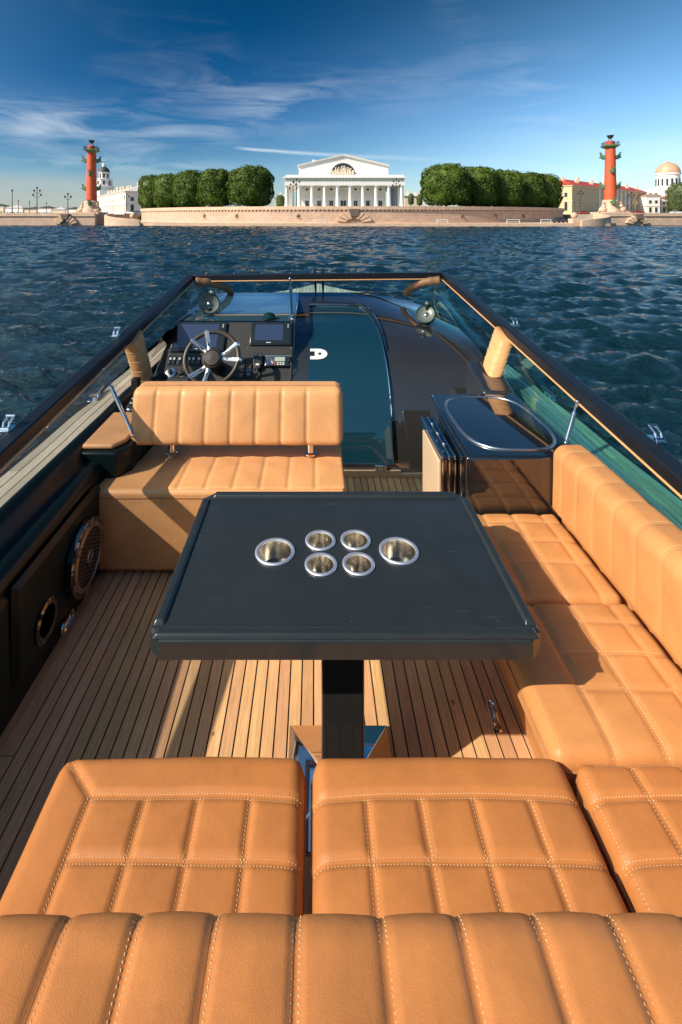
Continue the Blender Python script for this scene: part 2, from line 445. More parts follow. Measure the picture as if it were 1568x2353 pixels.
# ------------------------------------------------------------------ upholstery
def cushion(parent, x0, x1, y0, y1, top, thick, seams, r=0.035, R=0.035, puff=0.0045, gd=0.0055, gw=0.0085, crown=0.010,
            res=0.008, bend=None, name='seat_cushion', stitch=True, pitch=0.0072, off=0.0052, mate='leather', edge_rows=(), piping=True, label=None, soft=0.5, sub='stitching', dark=()):
    """stitched leather cushion: plan rectangle, rounded edges, grooves along the seams, a puffed field between them"""
    rng = np.random.default_rng(int(abs(x0 * 1000 + y1 * 77 + top * 13)) % 99991)
    S = np.array([[a[0], a[1], b[0], b[1]] for a, b in seams], float).reshape(-1, 4)
    ph = rng.uniform(0, 6.28, 6)
    def segd(X, Y):
        best = np.full(X.shape, 9.0)
        for ax, ay, bx, by in S:
            dx, dy = bx - ax, by - ay; L2 = dx * dx + dy * dy + 1e-12
            t = np.clip(((X - ax) * dx + (Y - ay) * dy) / L2, 0, 1)
            best = np.minimum(best, np.hypot(X - ax - t * dx, Y - ay - t * dy))
        return best
    def ed(d):
        d = np.clip(d, 0, r); return r - np.sqrt(np.maximum(r * r - (r - d) ** 2, 0))
    def hf(X, Y):
        dx = ed(np.minimum(X - x0, x1 - X)); dy = ed(np.minimum(Y - y0, y1 - Y))
        drop = (dx ** 3 + dy ** 3) ** (1 / 3.0); drop = np.minimum(drop, r)
        w = 1 - soft * np.clip(drop / r, 0, 1)
        sd = segd(X, Y)
        e = np.minimum(np.minimum(X - x0, x1 - X), np.minimum(Y - y0, y1 - Y))
        u = np.clip((X - x0) / (x1 - x0), 0, 1) * 2 - 1; v = np.clip((Y - y0) / (y1 - y0), 0, 1) * 2 - 1
        h = crown * (1 - u ** 4) * (1 - v ** 4)
        h = h + w * (puff * (1 - np.exp(-sd / 0.028)) - gd * np.exp(-(sd / gw) ** 4))
        h = h + 0.0022 * np.sin(X * 11 + ph[4] + 1.5 * np.sin(Y * 6 + ph[5])) * np.cos(Y * 13 + ph[2])
        h = h + 0.0012 * np.sin(X * 23 + ph[0] + 2 * np.sin(Y * 9 + ph[1])) * np.sin(Y * 19 + ph[2] + 2 * np.sin(X * 7 + ph[3]))
        return -drop + h
    def axis(a, b):
        n = max(4, int((b - a - 2 * r) / res))
        k = np.linspace(0, math.pi / 2, 7)
        lo = a + r - r * np.cos(k[:-1]); hi = b - r + r * np.cos(k[:-1])[::-1]
        return np.concatenate([[a, a], lo, np.linspace(a + r, b - r, n), hi, [b, b]])
    xs = axis(x0, x1); ys = axis(y0, y1)
    X, Y = np.meshgrid(xs, ys, indexing='ij')
    Zt = hf(X, Y)
    lev_x = np.zeros(len(xs)); lev_x[0] = lev_x[-1] = 1.0; lev_x[1] = lev_x[-2] = 0.5
    lev_y = np.zeros(len(ys)); lev_y[0] = lev_y[-1] = 1.0; lev_y[1] = lev_y[-2] = 0.5
    lev = np.maximum(lev_x[:, None], lev_y[None, :])
    Z = np.where(lev > 0, np.minimum(Zt, -r - lev * (thick - r)), Zt)
    def corner(X, Y):
        X = X.copy(); Y = Y.copy()
        cxs, cys = (x0 + x1) / 2, (y0 + y1) / 2
        ax = np.abs(X - cxs) - ((x1 - x0) / 2 - R); ay = np.abs(Y - cys) - ((y1 - y0) / 2 - R)
        m = (ax > 0) & (ay > 0)
        a = np.clip(ax / R, 0, 1); b = np.clip(ay / R, 0, 1)
        na = a * np.sqrt(1 - b * b / 2); nb = b * np.sqrt(1 - a * a / 2)
        X[m] = (cxs + np.sign(X - cxs) * ((x1 - x0) / 2 - R + na * R))[m]
        Y[m] = (cys + np.sign(Y - cys) * ((y1 - y0) / 2 - R + nb * R))[m]
        return X, Y
    Xc, Yc = corner(X, Y)
    fn = bend or (lambda x, y, z: (x, y, top + z))
    P = np.stack(fn(Xc, Yc, Z), -1).reshape(-1, 3)
    me = np_mesh(name, P, grid_faces(len(xs), len(ys)))
    o = obj(name, me, mate, parent, angle=180)
    if label: o['label'] = label
    if stitch and len(S):
        # rows of single stitches either side of every seam
        rows = []
        for k, (ax, ay, bx, by) in enumerate(S):
            if k in dark: continue
            L = math.hypot(bx - ax, by - ay); tx, ty = (bx - ax) / L, (by - ay) / L
            n = int(L / pitch); s = (np.arange(n) + 0.5) * L / n
            for sg in (-1, 1):
                X_ = ax + tx * s - ty * off * sg; Y_ = ay + ty * s + tx * off * sg
                rows.append((X_, Y_, tx, ty))
        for (ax, ay, bx, by) in edge_rows:
            L = math.hypot(bx - ax, by - ay); tx, ty = (bx - ax) / L, (by - ay) / L
            n = int(L / pitch); s = (np.arange(n) + 0.5) * L / n
            rows.append((ax + tx * s, ay + ty * s, tx, ty))
        Vs = []; n0 = 0; Fs = []
        F1 = np.array([(0, 2, 4), (2, 1, 4), (1, 3, 4), (3, 0, 4), (2, 0, 5), (1, 2, 5), (3, 1, 5), (0, 3, 5)])
        for X_, Y_, tx, ty in rows:
            ok = (X_ > x0 + 0.002) & (X_ < x1 - 0.002) & (Y_ > y0 + 0.002) & (Y_ < y1 - 0.002)
            # keep single rows out of crossing seams
            X_, Y_ = X_[ok], Y_[ok]
            if not len(X_): continue
            a = pitch * 0.43; w = 0.0010
            cor = [(a, 0, 0), (-a, 0, 0), (0, w, 0), (0, -w, 0), (0, 0, 0.0014), (0, 0, -0.001)]
            vv = np.empty((len(X_), 6, 3))
            for q, (dl, dw, dz) in enumerate(cor):
                # stitches lie slightly askew, as hand-locked thread does
                sk = 0.22
                lx = X_ + tx * dl - ty * (dw + dl * sk); ly = Y_ + ty * dl + tx * (dw + dl * sk)
                lz = hf(np.clip(lx, x0, x1), np.clip(ly, y0, y1)) + 0.0003 + dz
                cx_, cy_ = corner(lx, ly)
                gx, gy, gz = fn(cx_, cy_, lz)
                vv[:, q, 0] = gx; vv[:, q, 1] = gy; vv[:, q, 2] = gz
            Vs.append(vv.reshape(-1, 3))
            Fs.append((F1[None] + (np.arange(len(X_)) * 6)[:, None, None] + n0).reshape(-1, 3)); n0 += len(X_) * 6
        if Vs:
            st = obj(sub, np_mesh('stitching', np.concatenate(Vs), np.concatenate(Fs)), 'thread', o, angle=180)
            st['kind'] = 'stuff'
    if piping:
        # thin piping cord run round the top edge of the cushion
        k = r * 0.30
        pts = []
        def seg(xa, ya, xb, yb, n):
            t = np.linspace(0, 1, n, endpoint=False); return np.stack([xa + (xb - xa) * t, ya + (yb - ya) * t], 1)
        q = 0.0015
        ring = np.concatenate([seg(x0 - q, y0 - q, x1 + q, y0 - q, 40), seg(x1 + q, y0 - q, x1 + q, y1 + q, 40), seg(x1 + q, y1 + q, x0 - q, y1 + q, 40), seg(x0 - q, y1 + q, x0 - q, y0 - q, 40)])
        RX_, RY_ = corner(ring[:, 0], ring[:, 1])
        gx, gy, gz = fn(RX_, RY_, np.full(len(RX_), -r - 0.004))
        m = MB(); m.tube(list(zip(gx, gy, gz)), 0.0028, n=6, closed=True)
        obj('piping', m, 'leather_trim', o, angle=180)
    return o
# ================================================================== THE BOAT
XA = 0.05                                   # centre line of the boat
FLOOR = zH(1.80)
rnd = random.Random(7)

boat = thing('motorboat', 'black open motorboat with teak decks and tan leather cockpit, seen from its stern', 'boat', (XA, 3.0, 0.0))

# outline of the sheer: (y, half width, H of deck edge)
OUT = [(-1.6, 1.47, 1.22), (1.0, 1.52, 1.222), (2.4, 1.53, 1.22), (3.4, 1.51, 1.195), (4.2, 1.46, 1.13), (4.8, 1.38, 1.07), (5.2, 1.25, 1.02), (5.55, 1.02, 1.00),
       (5.85, 0.72, 0.98), (6.1, 0.46, 0.97), (6.35, 0.27, 0.96), (6.6, 0.12, 0.955), (6.78, 0.03, 0.95)]
oy = np.array([p[0] for p in OUT]); ow = np.array([p[1] for p in OUT]); oh = np.array([p[2] for p in OUT])
def halfw(y): return float(np.interp(y, oy, ow))
def sheer(y): return float(np.interp(y, oy, oh))

# hull shell
m = MB()
ysam = np.concatenate([np.linspace(-1.6, 4.8, 20), np.linspace(4.95, 6.78, 22)])
rings = []
for y in ysam:
    w = halfw(y); z = zH(sheer(y))
    row = [(w, z), (w + 0.02, z - 0.05), (w + 0.015, z - 0.12), (w * 0.985, z - 0.45), (w * 0.93, 0.15), (w * 0.84, -0.15), (0.0, -0.45)]
    rings.append([(XA + s * a, y + (0.0), b) for s, a, b in [(-1, a, b) for a, b in row] + [(1, a, b) for a, b in row[::-1][1:]]])
k = len(rings[0])
fs = [(i * k + j, i * k + j + 1, (i + 1) * k + j + 1, (i + 1) * k + j) for i in range(len(rings) - 1) for j in range(k - 1)]
m.add([p for r_ in rings for p in r_], fs)
obj('hull', m, 'gelcoat', boat, angle=50)
# rubbing strake
for s in (-1, 1):
    m = MB(); m.tube([(XA + s * (halfw(y) + 0.012), y, zH(sheer(y)) - 0.05) for y in ysam], 0.022, n=8)
    obj('rubbing_strake', m, 'rubber', boat)

# foredeck sheet forward of the windscreen
m = MB(); n = 25; rows = []
for y in np.linspace(5.22, 6.77, 24):
    w = halfw(y) - 0.004
    f = (y - 5.22) / 1.55
    for i in range(n):
        t = -1 + 2 * i / (n - 1)
        hc = 0.845 * (1 - min(1, f * 2.6)) + 0.955 * min(1, f * 2.6)
        he = sheer(y)
        rows.append((XA + t * w, y, zH(hc + (max(he, hc + 0.004) - hc) * abs(t) ** 2.2)))
m.add(rows, [(i * n + j, i * n + j + 1, (i + 1) * n + j + 1, (i + 1) * n + j) for i in range(23) for j in range(n - 1)])
fd = obj('foredeck', m, 'gelcoat', boat, angle=60)
# bow teak: planks that run fore and aft and end on the curve of the bow
pw = 0.0425
for i in range(-14, 15):
    x0 = (i - 0.5) * pw + 0.0022; x1 = (i + 0.5) * pw - 0.0022
    ym = 5.86
    def yend(x):
        for y in np.linspace(6.76, 5.7, 220):
            if halfw(y) - 0.035 > abs(x): return y
        return 5.7
    ya, yb = yend(x0), yend(x1)
    if max(ya, yb) < ym + 0.03: continue
    z = zH(0.952) + 0.006
    m = MB(); m.hexa([(XA + x0, ym, z - 0.012), (XA + x1, ym, z - 0.012), (XA + x1, max(yb, ym + .02), z - 0.012), (XA + x0, max(ya, ym + .02), z - 0.012),
                      (XA + x0, ym, z), (XA + x1, ym, z), (XA + x1, max(yb, ym + .02), z), (XA + x0, max(ya, ym + .02), z)])
    obj('plank', m, 'teak_weathered', fd, smooth=False)

# side decks: black bed with separate teak planks and butt joints
def side_deck(xin, xout, s, y0, y1, cuts, label):
    zt = lambda y: zH(float(np.interp(y, [0, 2.6, 3.6, 4.6], [1.21, 1.21, 1.18, 1.11])))
    m = MB()
    ys = np.linspace(y0, y1, 14)
    sh = lambda y: float(np.interp(y, [0, 3.3, 4.5], [0, 0, 0.10])) * (-s)   # the deck draws in towards the bow
    vs = []
    for y in ys: vs += [(xin + sh(y) - s * 0.012, y, zt(y) - 0.008), (xout + sh(y) + s * 0.02, y, zt(y) - 0.008)]
    m.add(vs, [((2 * i, 2 * i + 1, 2 * i + 3, 2 * i + 2) if s > 0 else (2 * i, 2 * i + 2, 2 * i + 3, 2 * i + 1)) for i in range(13)])
    bed = obj('side_deck', m, 'caulk', boat)
    nw = len(cuts)
    for k in range(nw):
        a = xin + (xout - xin) * k / nw; b = xin + (xout - xin) * (k + 1) / nw
        cs = [y0] + cuts[k] + [y1]
        for c0, c1 in zip(cs[:-1], cs[1:]):
            nn = max(2, int((c1 - c0) / 0.12)); yy = np.linspace(c0 + 0.002, c1 - 0.002, nn)
            m = MB(); vs = []
            def notch(y):   # the outer planks swing inboard round the cleat
                return math.exp(-((y - 3.2) / 0.17) ** 2) * 0.032
            for y in yy:
                na = notch(y) * (k / nw) * -s; nb = notch(y) * ((k + 1) / nw) * -s
                gp = 0.006 if s > 0 else 0.0032
                xa = a + sh(y) + s * gp + na; xb = b + sh(y) - s * gp + nb
                vs += [(xa, y, zt(y)), (xb, y, zt(y)), (xa, y, zt(y) - 0.014), (xb, y, zt(y) - 0.014)]
            fs = []
            for i in range(nn - 1):
                o = 4 * i
                fs += [(o, o + 1, o + 5, o + 4), (o + 2, o, o + 4, o + 6), (o + 1, o + 3, o + 7, o + 5)]
            fs += [(2, 3, 1, 0), (4 * nn - 4, 4 * nn - 3, 4 * nn - 1, 4 * nn - 2)]
            if s < 0: fs = [q[::-1] for q in fs]
            m.add(vs, fs)
            obj('plank', m, 'teak_weathered', bed, smooth=False)
    return bed
side_deck(-1.288, -1.450, -1, 0.4, 4.25, [[2.47, 3.9], [1.92, 3.35], [2.3]], '')
side_deck(1.325, 1.565, 1, 0.4, 3.8, [[2.02], [2.02, 3.2], [2.42], [2.02, 3.3], [2.42], [1.9, 2.9]], '')

# coamings: moulded black lip, cove and bulge, swept along the cockpit sides
def sweep_profile(name, prof, y0, y1, mate, ny=10, drift=None):
    m = MB(); ys = np.linspace(y0, y1, ny); k = len(prof); vs = []
    for y in ys:
        d = drift(y) if drift else 0
        vs += [(x + d, y, zH(h)) for x, h in prof]
    m.add(vs, [(i * k + j, i * k + j + 1, (i + 1) * k + j + 1, (i + 1) * k + j) for i in range(ny - 1) for j in range(k - 1)])
    return obj(name, m, mate, boat, angle=70)
def smooth_prof(P, n=40):
    P = np.array(P, float); t = np.concatenate([[0], np.cumsum(np.hypot(*np.diff(P, axis=0).T))]); u = np.linspace(0, t[-1], n)
    out = []
    for q in u:
        i = min(len(P) - 2, max(0, np.searchsorted(t, q) - 1)); f = (q - t[i]) / max(1e-9, t[i + 1] - t[i])
        p0 = P[max(0, i - 1)]; p1 = P[i]; p2 = P[i + 1]; p3 = P[min(len(P) - 1, i + 2)]
        out.append(tuple(0.5 * (2 * p1 + (p2 - p0) * f + (2 * p0 - 5 * p1 + 4 * p2 - p3) * f * f + (3 * p1 - p0 - 3 * p2 + p3) * f ** 3)))
    return out
lp = smooth_prof([(-1.296, 1.226), (-1.290, 1.198), (-1.272, 1.192), (-1.240, 1.206), (-1.205, 1.250), (-1.180, 1.275), (-1.135, 1.280), (-1.108, 1.298), (-1.098, 1.33), (-1.103, 1.350), (-1.10, 1.358), (-1.092, 1.37), (-1.090, 1.45), (-1.082, 1.82)], 60)
sweep_profile('coaming', lp, 0.3, 4.35, 'liner')
rp = smooth_prof([(1.335, 1.226), (1.328, 1.200), (1.30, 1.194), (1.268, 1.20), (1.252, 1.23), (1.25, 1.3), (1.25, 1.82)], 30)
sweep_profile('coaming', rp, 0.3, 4.35, 'liner')

# locker panel on the port side, with its bevelled edge
m = MB()
a = [(-1.084, 1.735, 1.335), (-1.084, 2.42, 1.335), (-1.084, 2.42, 1.755), (-1.084, 1.735, 1.70)]
b = [(-1.066, 1.760, 1.358), (-1.066, 2.42, 1.358), (-1.066, 2.42, 1.745), (-1.066, 1.760, 1.68)]
m.add([(x, y, zH(h)) for x, y, h in a + b], [(4, 5, 6, 7), (0, 1, 5, 4), (1, 2, 6, 5), (2, 3, 7, 6), (3, 0, 4, 7)])
obj('locker_panel', m, 'liner', boat, bevel=0.003)

# cockpit floor: dark bed, one plank per teak strip
m = MB(); m.box(-1.12, 1.24, 0.30, 3.40, FLOOR - 0.06, FLOOR - 0.004)
cf = obj('cockpit_floor', m, 'caulk', boat)
P = 0.0453; x = -0.047
while x - P > -1.045: x -= P
first = True
while x < 0.80:
    xa, xb = x + 0.0028, x + P - 0.0028
    ya = 0.32
    cuts = [ya, 3.345] if rnd.random() < 0.6 else [ya, rnd.uniform(2.5, 2.9), 3.345]
    if first: cuts = [ya, 1.615, 3.345]
    for c0, c1 in zip(cuts[:-1], cuts[1:]):
        m = MB()
        if first:   # the strip next to the margin board tapers
            m.hexa([(xa - 0.030, c0 + .002, FLOOR - 0.015), (xb, c0 + .002, FLOOR - 0.015), (xb, c1 - .002, FLOOR - 0.015), (xa - 0.006, c1 - .002, FLOOR - 0.015),
                    (xa - 0.030, c0 + .002, FLOOR), (xb, c0 + .002, FLOOR), (xb, c1 - .002, FLOOR), (xa - 0.006, c1 - .002, FLOOR)])
        else:
            m.box(xa, xb, c0 + .0015, c1 - .0015, FLOOR - 0.015, FLOOR)
        obj('plank', m, 'teak', cf, smooth=False)
    first = False
    x += P
m = MB(); xm = -1.088
m.hexa([(xm, .32, FLOOR - .015), (xm + 0.028, .32, FLOOR - .015), (xm + 0.052, 3.34, FLOOR - .015), (xm, 3.34, FLOOR - .015),
        (xm, .32, FLOOR + .001), (xm + 0.028, .32, FLOOR + .001), (xm + 0.052, 3.34, FLOOR + .001), (xm, 3.34, FLOOR + .001)])
obj('margin_board', m, 'teak', cf, smooth=False)

# flush chrome pull in the floor beside the sofa
def capsule_ring(mb, c, ax, ay, nrm, L, W, r, n=28):
    c = Vector(c); ax = Vector(ax); ay = Vector(ay); pts = []
    for i in range(n):
        t = 2 * math.pi * i / n
        q = ax * ((L - W) * (1 if math.cos(t) > 0 else -1) + W * math.cos(t)) + ay * (W * math.sin(t))
        pts.append(c + q)
    mb.tube(pts, r, n=6, closed=True)
    return pts
fh = MB()
pts = capsule_ring(fh, (0.645, 1.74, FLOOR + 0.006), (0.05, 1, 0), (1, -0.05, 0), None, 0.052, 0.013, 0.0045)
fh.tube([(0.640, 1.70, FLOOR + 0.008), (0.642, 1.72, FLOOR + 0.018), (0.646, 1.755, FLOOR + 0.018), (0.648, 1.78, FLOOR + 0.008)], 0.006, n=8)
tag(obj('floor_handle', fh, 'chrome'), 'small chrome lift handle in the teak floor beside the side sofa', 'handle')

# cabin bulkhead: glossy black moulding that falls from the foredeck to the cockpit floor
PROF = smooth_prof([(5.24, 0.83), (4.9, 0.868), (4.6, 0.908), (4.3, 0.958), (4.02, 1.02), (3.80, 1.095), (3.64, 1.19), (3.52, 1.32), (3.43, 1.50), (3.375, 1.68), (3.35, 1.82)], 70)
def crown(x, y): return 0.19 * min(1, max(0, (y - 3.6) / 1.5)) * (abs(x - XA) / 1.25) ** 2.6
def surf_grid(xs, prof, off=0.0, xlim=None):
    V = []; P_ = np.array(prof)
    Tn = np.gradient(P_, axis=0); nn = np.stack([Tn[:, 1], -Tn[:, 0]], 1); nn /= np.linalg.norm(nn, axis=1)[:, None]
    for i, (y, h) in enumerate(prof):
        for x in xs:
            ny, nh = nn[i]
            if nh > 0: ny, nh = -ny, -nh
            V.append((x, y + ny * off, zH(h + crown(x, y) + nh * off)))
    return V
xs = np.linspace(-0.16, 1.345, 40)
m = MB(); m.add(surf_grid(xs, PROF), [(i * 40 + j, (i + 1) * 40 + j, (i + 1) * 40 + j + 1, i * 40 + j + 1) for i in range(69) for j in range(39)])
obj('bulkhead', m, 'gelcoat_warm', boat, angle=180)
# shoulder that carries the crown of the dash out to the port deck edge
m = MB(); vs = []; NJ = 8
for y in np.linspace(3.75, 5.24, 18):
    for t in np.linspace(0, 1, NJ):
        x = -1.10 - 0.17 * t
        vs.append((x, y, zH(0.875 + (0.20 + 0.05 * (5.24 - y) / 1.5) * t ** 1.7)))
m.add(vs, [(i * NJ + j, i * NJ + j + 1, (i + 1) * NJ + j + 1, (i + 1) * NJ + j) for i in range(17) for j in range(NJ - 1)])
obj('dash_shoulder', m, 'gelcoat', boat, angle=180)

# sliding companionway door
DP = [p for p in PROF if p[0] < 4.70 and p[1] < 1.76]
def dx1(y): return 0.553 if y < 3.95 else 0.405 + 0.148 * math.sqrt(max(0, 1 - ((y - 3.95) / 0.76) ** 2))
nx = 30; V = []
P_ = np.array(DP); Tn = np.gradient(P_, axis=0); nn = np.stack([Tn[:, 1], -Tn[:, 0]], 1); nn /= np.linalg.norm(nn, axis=1)[:, None]
nn[nn[:, 1] > 0] *= -1
def doorpt(i, x, off): 
    y, h = DP[i]; return (x, y + nn[i][0] * off, zH(h + crown(x, y) + nn[i][1] * off))
for i in range(len(DP)):
    for x in np.linspace(-0.045, dx1(DP[i][0]), nx): V.append(doorpt(i, x, 0.012))
m = MB(); m.add(V, [(i * nx + j, (i + 1) * nx + j, (i + 1) * nx + j + 1, i * nx + j + 1) for i in range(len(DP) - 1) for j in range(nx - 1)])
door = obj('companionway_door', m, 'door_glass', boat, angle=180)
edge = [doorpt(0, x, 0.016) for x in np.linspace(0.02, dx1(DP[0][0]), 8)] + [doorpt(i, dx1(DP[i][0]), 0.016) for i in range(1, len(DP))]
m = MB(); m.tube(edge, 0.0052, n=6); obj('edge_trim', m, 'chrome', door)
rim = [doorpt(0, -0.05, 0.03)] + [doorpt(0, x, 0.032) for x in np.linspace(0.0, dx1(DP[0][0]) + 0.01, 8)] + [doorpt(i, dx1(DP[i][0]) + 0.022, 0.03 - 0.0008 * i) for i in range(1, 26)]
rim = [(p[0], p[1] + 0.03 * max(0, 1 - k / 14), p[2]) for k, p in enumerate(rim)]
m = MB(); m.tube(rim, [0.024 - 0.0005 * k for k in range(len(rim))], n=10); obj('hatch_rim', m, 'gelcoat', door)
# latch plate: pale D-shaped plate with a square notch and a round hole
il = min(range(len(DP)), key=lambda i: abs(DP[i][0] - 3.80))
c0 = Vector(doorpt(il, 0.0, 0.014)); tdir = (Vector(doorpt(il + 1, 0.0, 0.014)) - c0).normalized(); ndir = Vector((0, nn[il][0], -nn[il][1]))
if ndir.z < 0: ndir = -ndir
def plate(mb, poly, t0, t1):
    mb.prism(poly, t0, t1, fn=lambda x, y, z: tuple(c0 + Vector((1, 0, 0)) * x + tdir * y + ndir * z))
D = [(-0.030, -0.060), (0.030, -0.060)] + [(0.030 + 0.075 * math.sin(a), -0.060 * math.cos(a)) for a in np.linspace(0.2, math.pi - 0.2, 14)] + [(0.030, 0.060), (-0.030, 0.060)]
m = MB(); plate(m, D, 0.0, 0.006); lt = obj('latch_plate', m, 'white_paint', door, bevel=0.0015)
m = MB(); plate(m, [(-0.031, -0.026), (0.004, -0.026), (0.004, 0.026), (-0.031, 0.026)], 0.0055, 0.0075); obj('strike_slot', m, 'black_plastic', lt); m = MB()
plate(m, [(0.045 + 0.013 * math.cos(a), 0.013 * math.sin(a)) for a in np.linspace(0, 6.28, 17)[:-1]], 0.0055, 0.0075); obj('keyhole', m, 'black_plastic', lt)
# cream door sill and chrome keeper
m = MB(); m.box(0.16, 0.60, 3.335, 3.352, FLOOR + 0.001, FLOOR + 0.045).box(0.60, 0.80, 3.325, 3.345, FLOOR + 0.001, FLOOR + 0.03)
obj('door_sill', m, 'cream', boat, bevel=0.004)
m = MB(); m.box(0.42, 0.50, 3.328, 3.348, zH(1.755), zH(1.715)); obj('door_keeper', m, 'chrome', boat, bevel=0.004)

# mooring cleats
for s, cx_, cy_ in ((-1, -1.435, 3.20), (1, 1.545, 3.2)):
    zc = zH(1.195)
    m = MB()
    m.box(cx_ - 0.03, cx_ + 0.03, cy_ - 0.07, cy_ + 0.07, zc - 0.012, zc - 0.002)
    for dy in (-0.03, 0.03): m.cyl((cx_, cy_ + dy, zc - 0.004), (cx_, cy_ + dy, zc + 0.03), 0.011)
    m.tube([(cx_, cy_ - 0.095, zc + 0.036), (cx_, cy_ - 0.06, zc + 0.034), (cx_, cy_, zc + 0.030), (cx_, cy_ + 0.06, zc + 0.034), (cx_, cy_ + 0.095, zc + 0.036)], [0.007, 0.011, 0.013, 0.011, 0.007], n=10)
    obj('cleat', m, 'chrome', boat, bevel=0.004)

# ------------------------------------------------------------------ windscreen
ws = thing('windscreen', 'wraparound blue tinted windscreen with black frame and stitched leather posts', 'windscreen', (XA, 3.2, zH(1.14)))
def rail_h(y): return 0.628 + 0.1120 * (4.97 - y)
TOPL = [(-1.285, 1.0), (-1.265, 4.97), (1.365, 5.08), (1.385, 1.0)]       # centre line of the frame in plan, port aft round to starboard aft
def off_poly(pts, d):
    out = []
    for i, p in enumerate(pts):
        p = Vector(p).to_2d() if len(p) > 2 else Vector(p)
        def nrm(a, b):
            e = (Vector(b) - Vector(a)).normalized(); return Vector((-e.y, e.x))
        if i == 0: n = nrm(pts[0], pts[1]); out.append(p + n * d)
        elif i == len(pts) - 1: n = nrm(pts[-2], pts[-1]); out.append(p + n * d)
        else:
            n1 = nrm(pts[i - 1], pts[i]); n2 = nrm(pts[i], pts[i + 1]); b = (n1 + n2).normalized()
            out.append(p + b * (d / b.dot(n1)))
    return out
def frame_piece(name, i, d0, d1, z0, z1, mate, bevel):
    A = off_poly(TOPL, d0); B = off_poly(TOPL, d1)
    m = MB(); q = []
    for dz in (z0, z1):
        for p in (A[i], A[i + 1], B[i + 1], B[i]): q.append((p.x, p.y, zH(rail_h(min(p.y, 5.05))) + dz))
    m.hexa(q)
    return obj(name, m, mate, ws, bevel=bevel, angle=40)
for i in range(3):
    frame_piece('frame_rail', i, -0.042, 0.036, -0.034, 0.028, 'rail_black', 0.008)
    frame_piece('leather_trim', i, -0.050, -0.043, -0.041, -0.030, 'leather', 0.003)
# panes
def strip(name, top, bot, th=0.004, mate='pane_glass'):
    m = MB(); n = len(top); vs = []
    for a, b in zip(top, bot): vs += [a, b]
    m.add(vs, [(2 * i, 2 * i + 1, 2 * i + 3, 2 * i + 2) for i in range(n - 1)])
    o = obj(name, m, mate, ws, angle=60)
    s_ = o.modifiers.new('thickness', 'SOLIDIFY'); s_.thickness = th; s_.offset = 0
    return o
yt = np.concatenate([np.linspace(1.0, 4.2, 12), np.linspace(4.3, 4.93, 12)])
topL = [(-1.268, y, zH(rail_h(y)) - 0.028) for y in yt]
botL = []
for y in yt:
    f = max(0, (y - 4.3) / 0.63)
    botL.append((-1.455 + 0.06 * max(0, (y - 3.3)) + 0.46 * f ** 2.2, y + 0.29 * f ** 2, zH(float(np.interp(y, [0, 2.6, 3.6, 4.6, 5], [1.212, 1.212, 1.182, 1.10, 1.05])) - 0.20 * f ** 1.6)))
strip('glass_pane', topL, botL, mate='pane_smoke')
topR = [(1.366, y, zH(rail_h(y)) - 0.028) for y in yt]
botR = []
for y in yt:
    f = max(0, (y - 4.3) / 0.63)
    botR.append((1.332 - 0.34 * f ** 2.2, y + 0.29 * f ** 2, zH(float(np.interp(y, [0, 2.6, 3.6, 4.6, 5], [1.212, 1.212, 1.182, 1.10, 1.05])) - 0.20 * f ** 1.6)))
strip('glass_pane', topR, botR)
xf = np.linspace(0, 1, 15)
topF = [(-1.24 + 2.58 * t, 4.96 + 0.10 * t, zH(0.630) - 0.028) for t in xf]
botF = [(-0.885 + 1.86 * t, 5.235 + 0.02 * math.sin(t * math.pi), zH(0.842)) for t in xf]
strip('glass_pane', topF, botF, mate='pane_clear')
m = MB(); m.tube([(p[0], p[1] - 0.004, p[2] + 0.004) for p in botF], 0.008, n=6); obj('pane_seal', m, 'rubber', ws)
# leather corner pillars, bent from the frame corner to the foot of the screen
for s, pts in ((-1, [(-1.20, 4.90, 0.668), (-1.10, 4.935, 0.680), (-1.00, 5.00, 0.705), (-0.925, 5.09, 0.752), (-0.895, 5.165, 0.805), (-0.892, 5.20, 0.846)]),
               (1, [(1.30, 5.00, 0.668), (1.20, 5.02, 0.680), (1.11, 5.06, 0.705), (1.035, 5.13, 0.752), (0.995, 5.185, 0.805), (0.985, 5.21, 0.848)])):
    path = [Vector((x, y, zH(h))) for x, y, h in pts]
    dense = []
    for i in range(len(path) - 1):
        for t in np.linspace(0, 1, 7)[:-1]: dense.append(path[i].lerp(path[i + 1], t))
    dense.append(path[-1])
    rad = [0.046 - 0.012 * (k / len(dense)) + 0.0018 * math.sin(k * 1.35) for k in range(len(dense))]
    m = MB(); m.tube(dense, rad, n=14, flat=1.0)
    obj('corner_pillar', m, 'leather_shaded', ws, angle=180)  # pillar leather carries painted shade from the rail
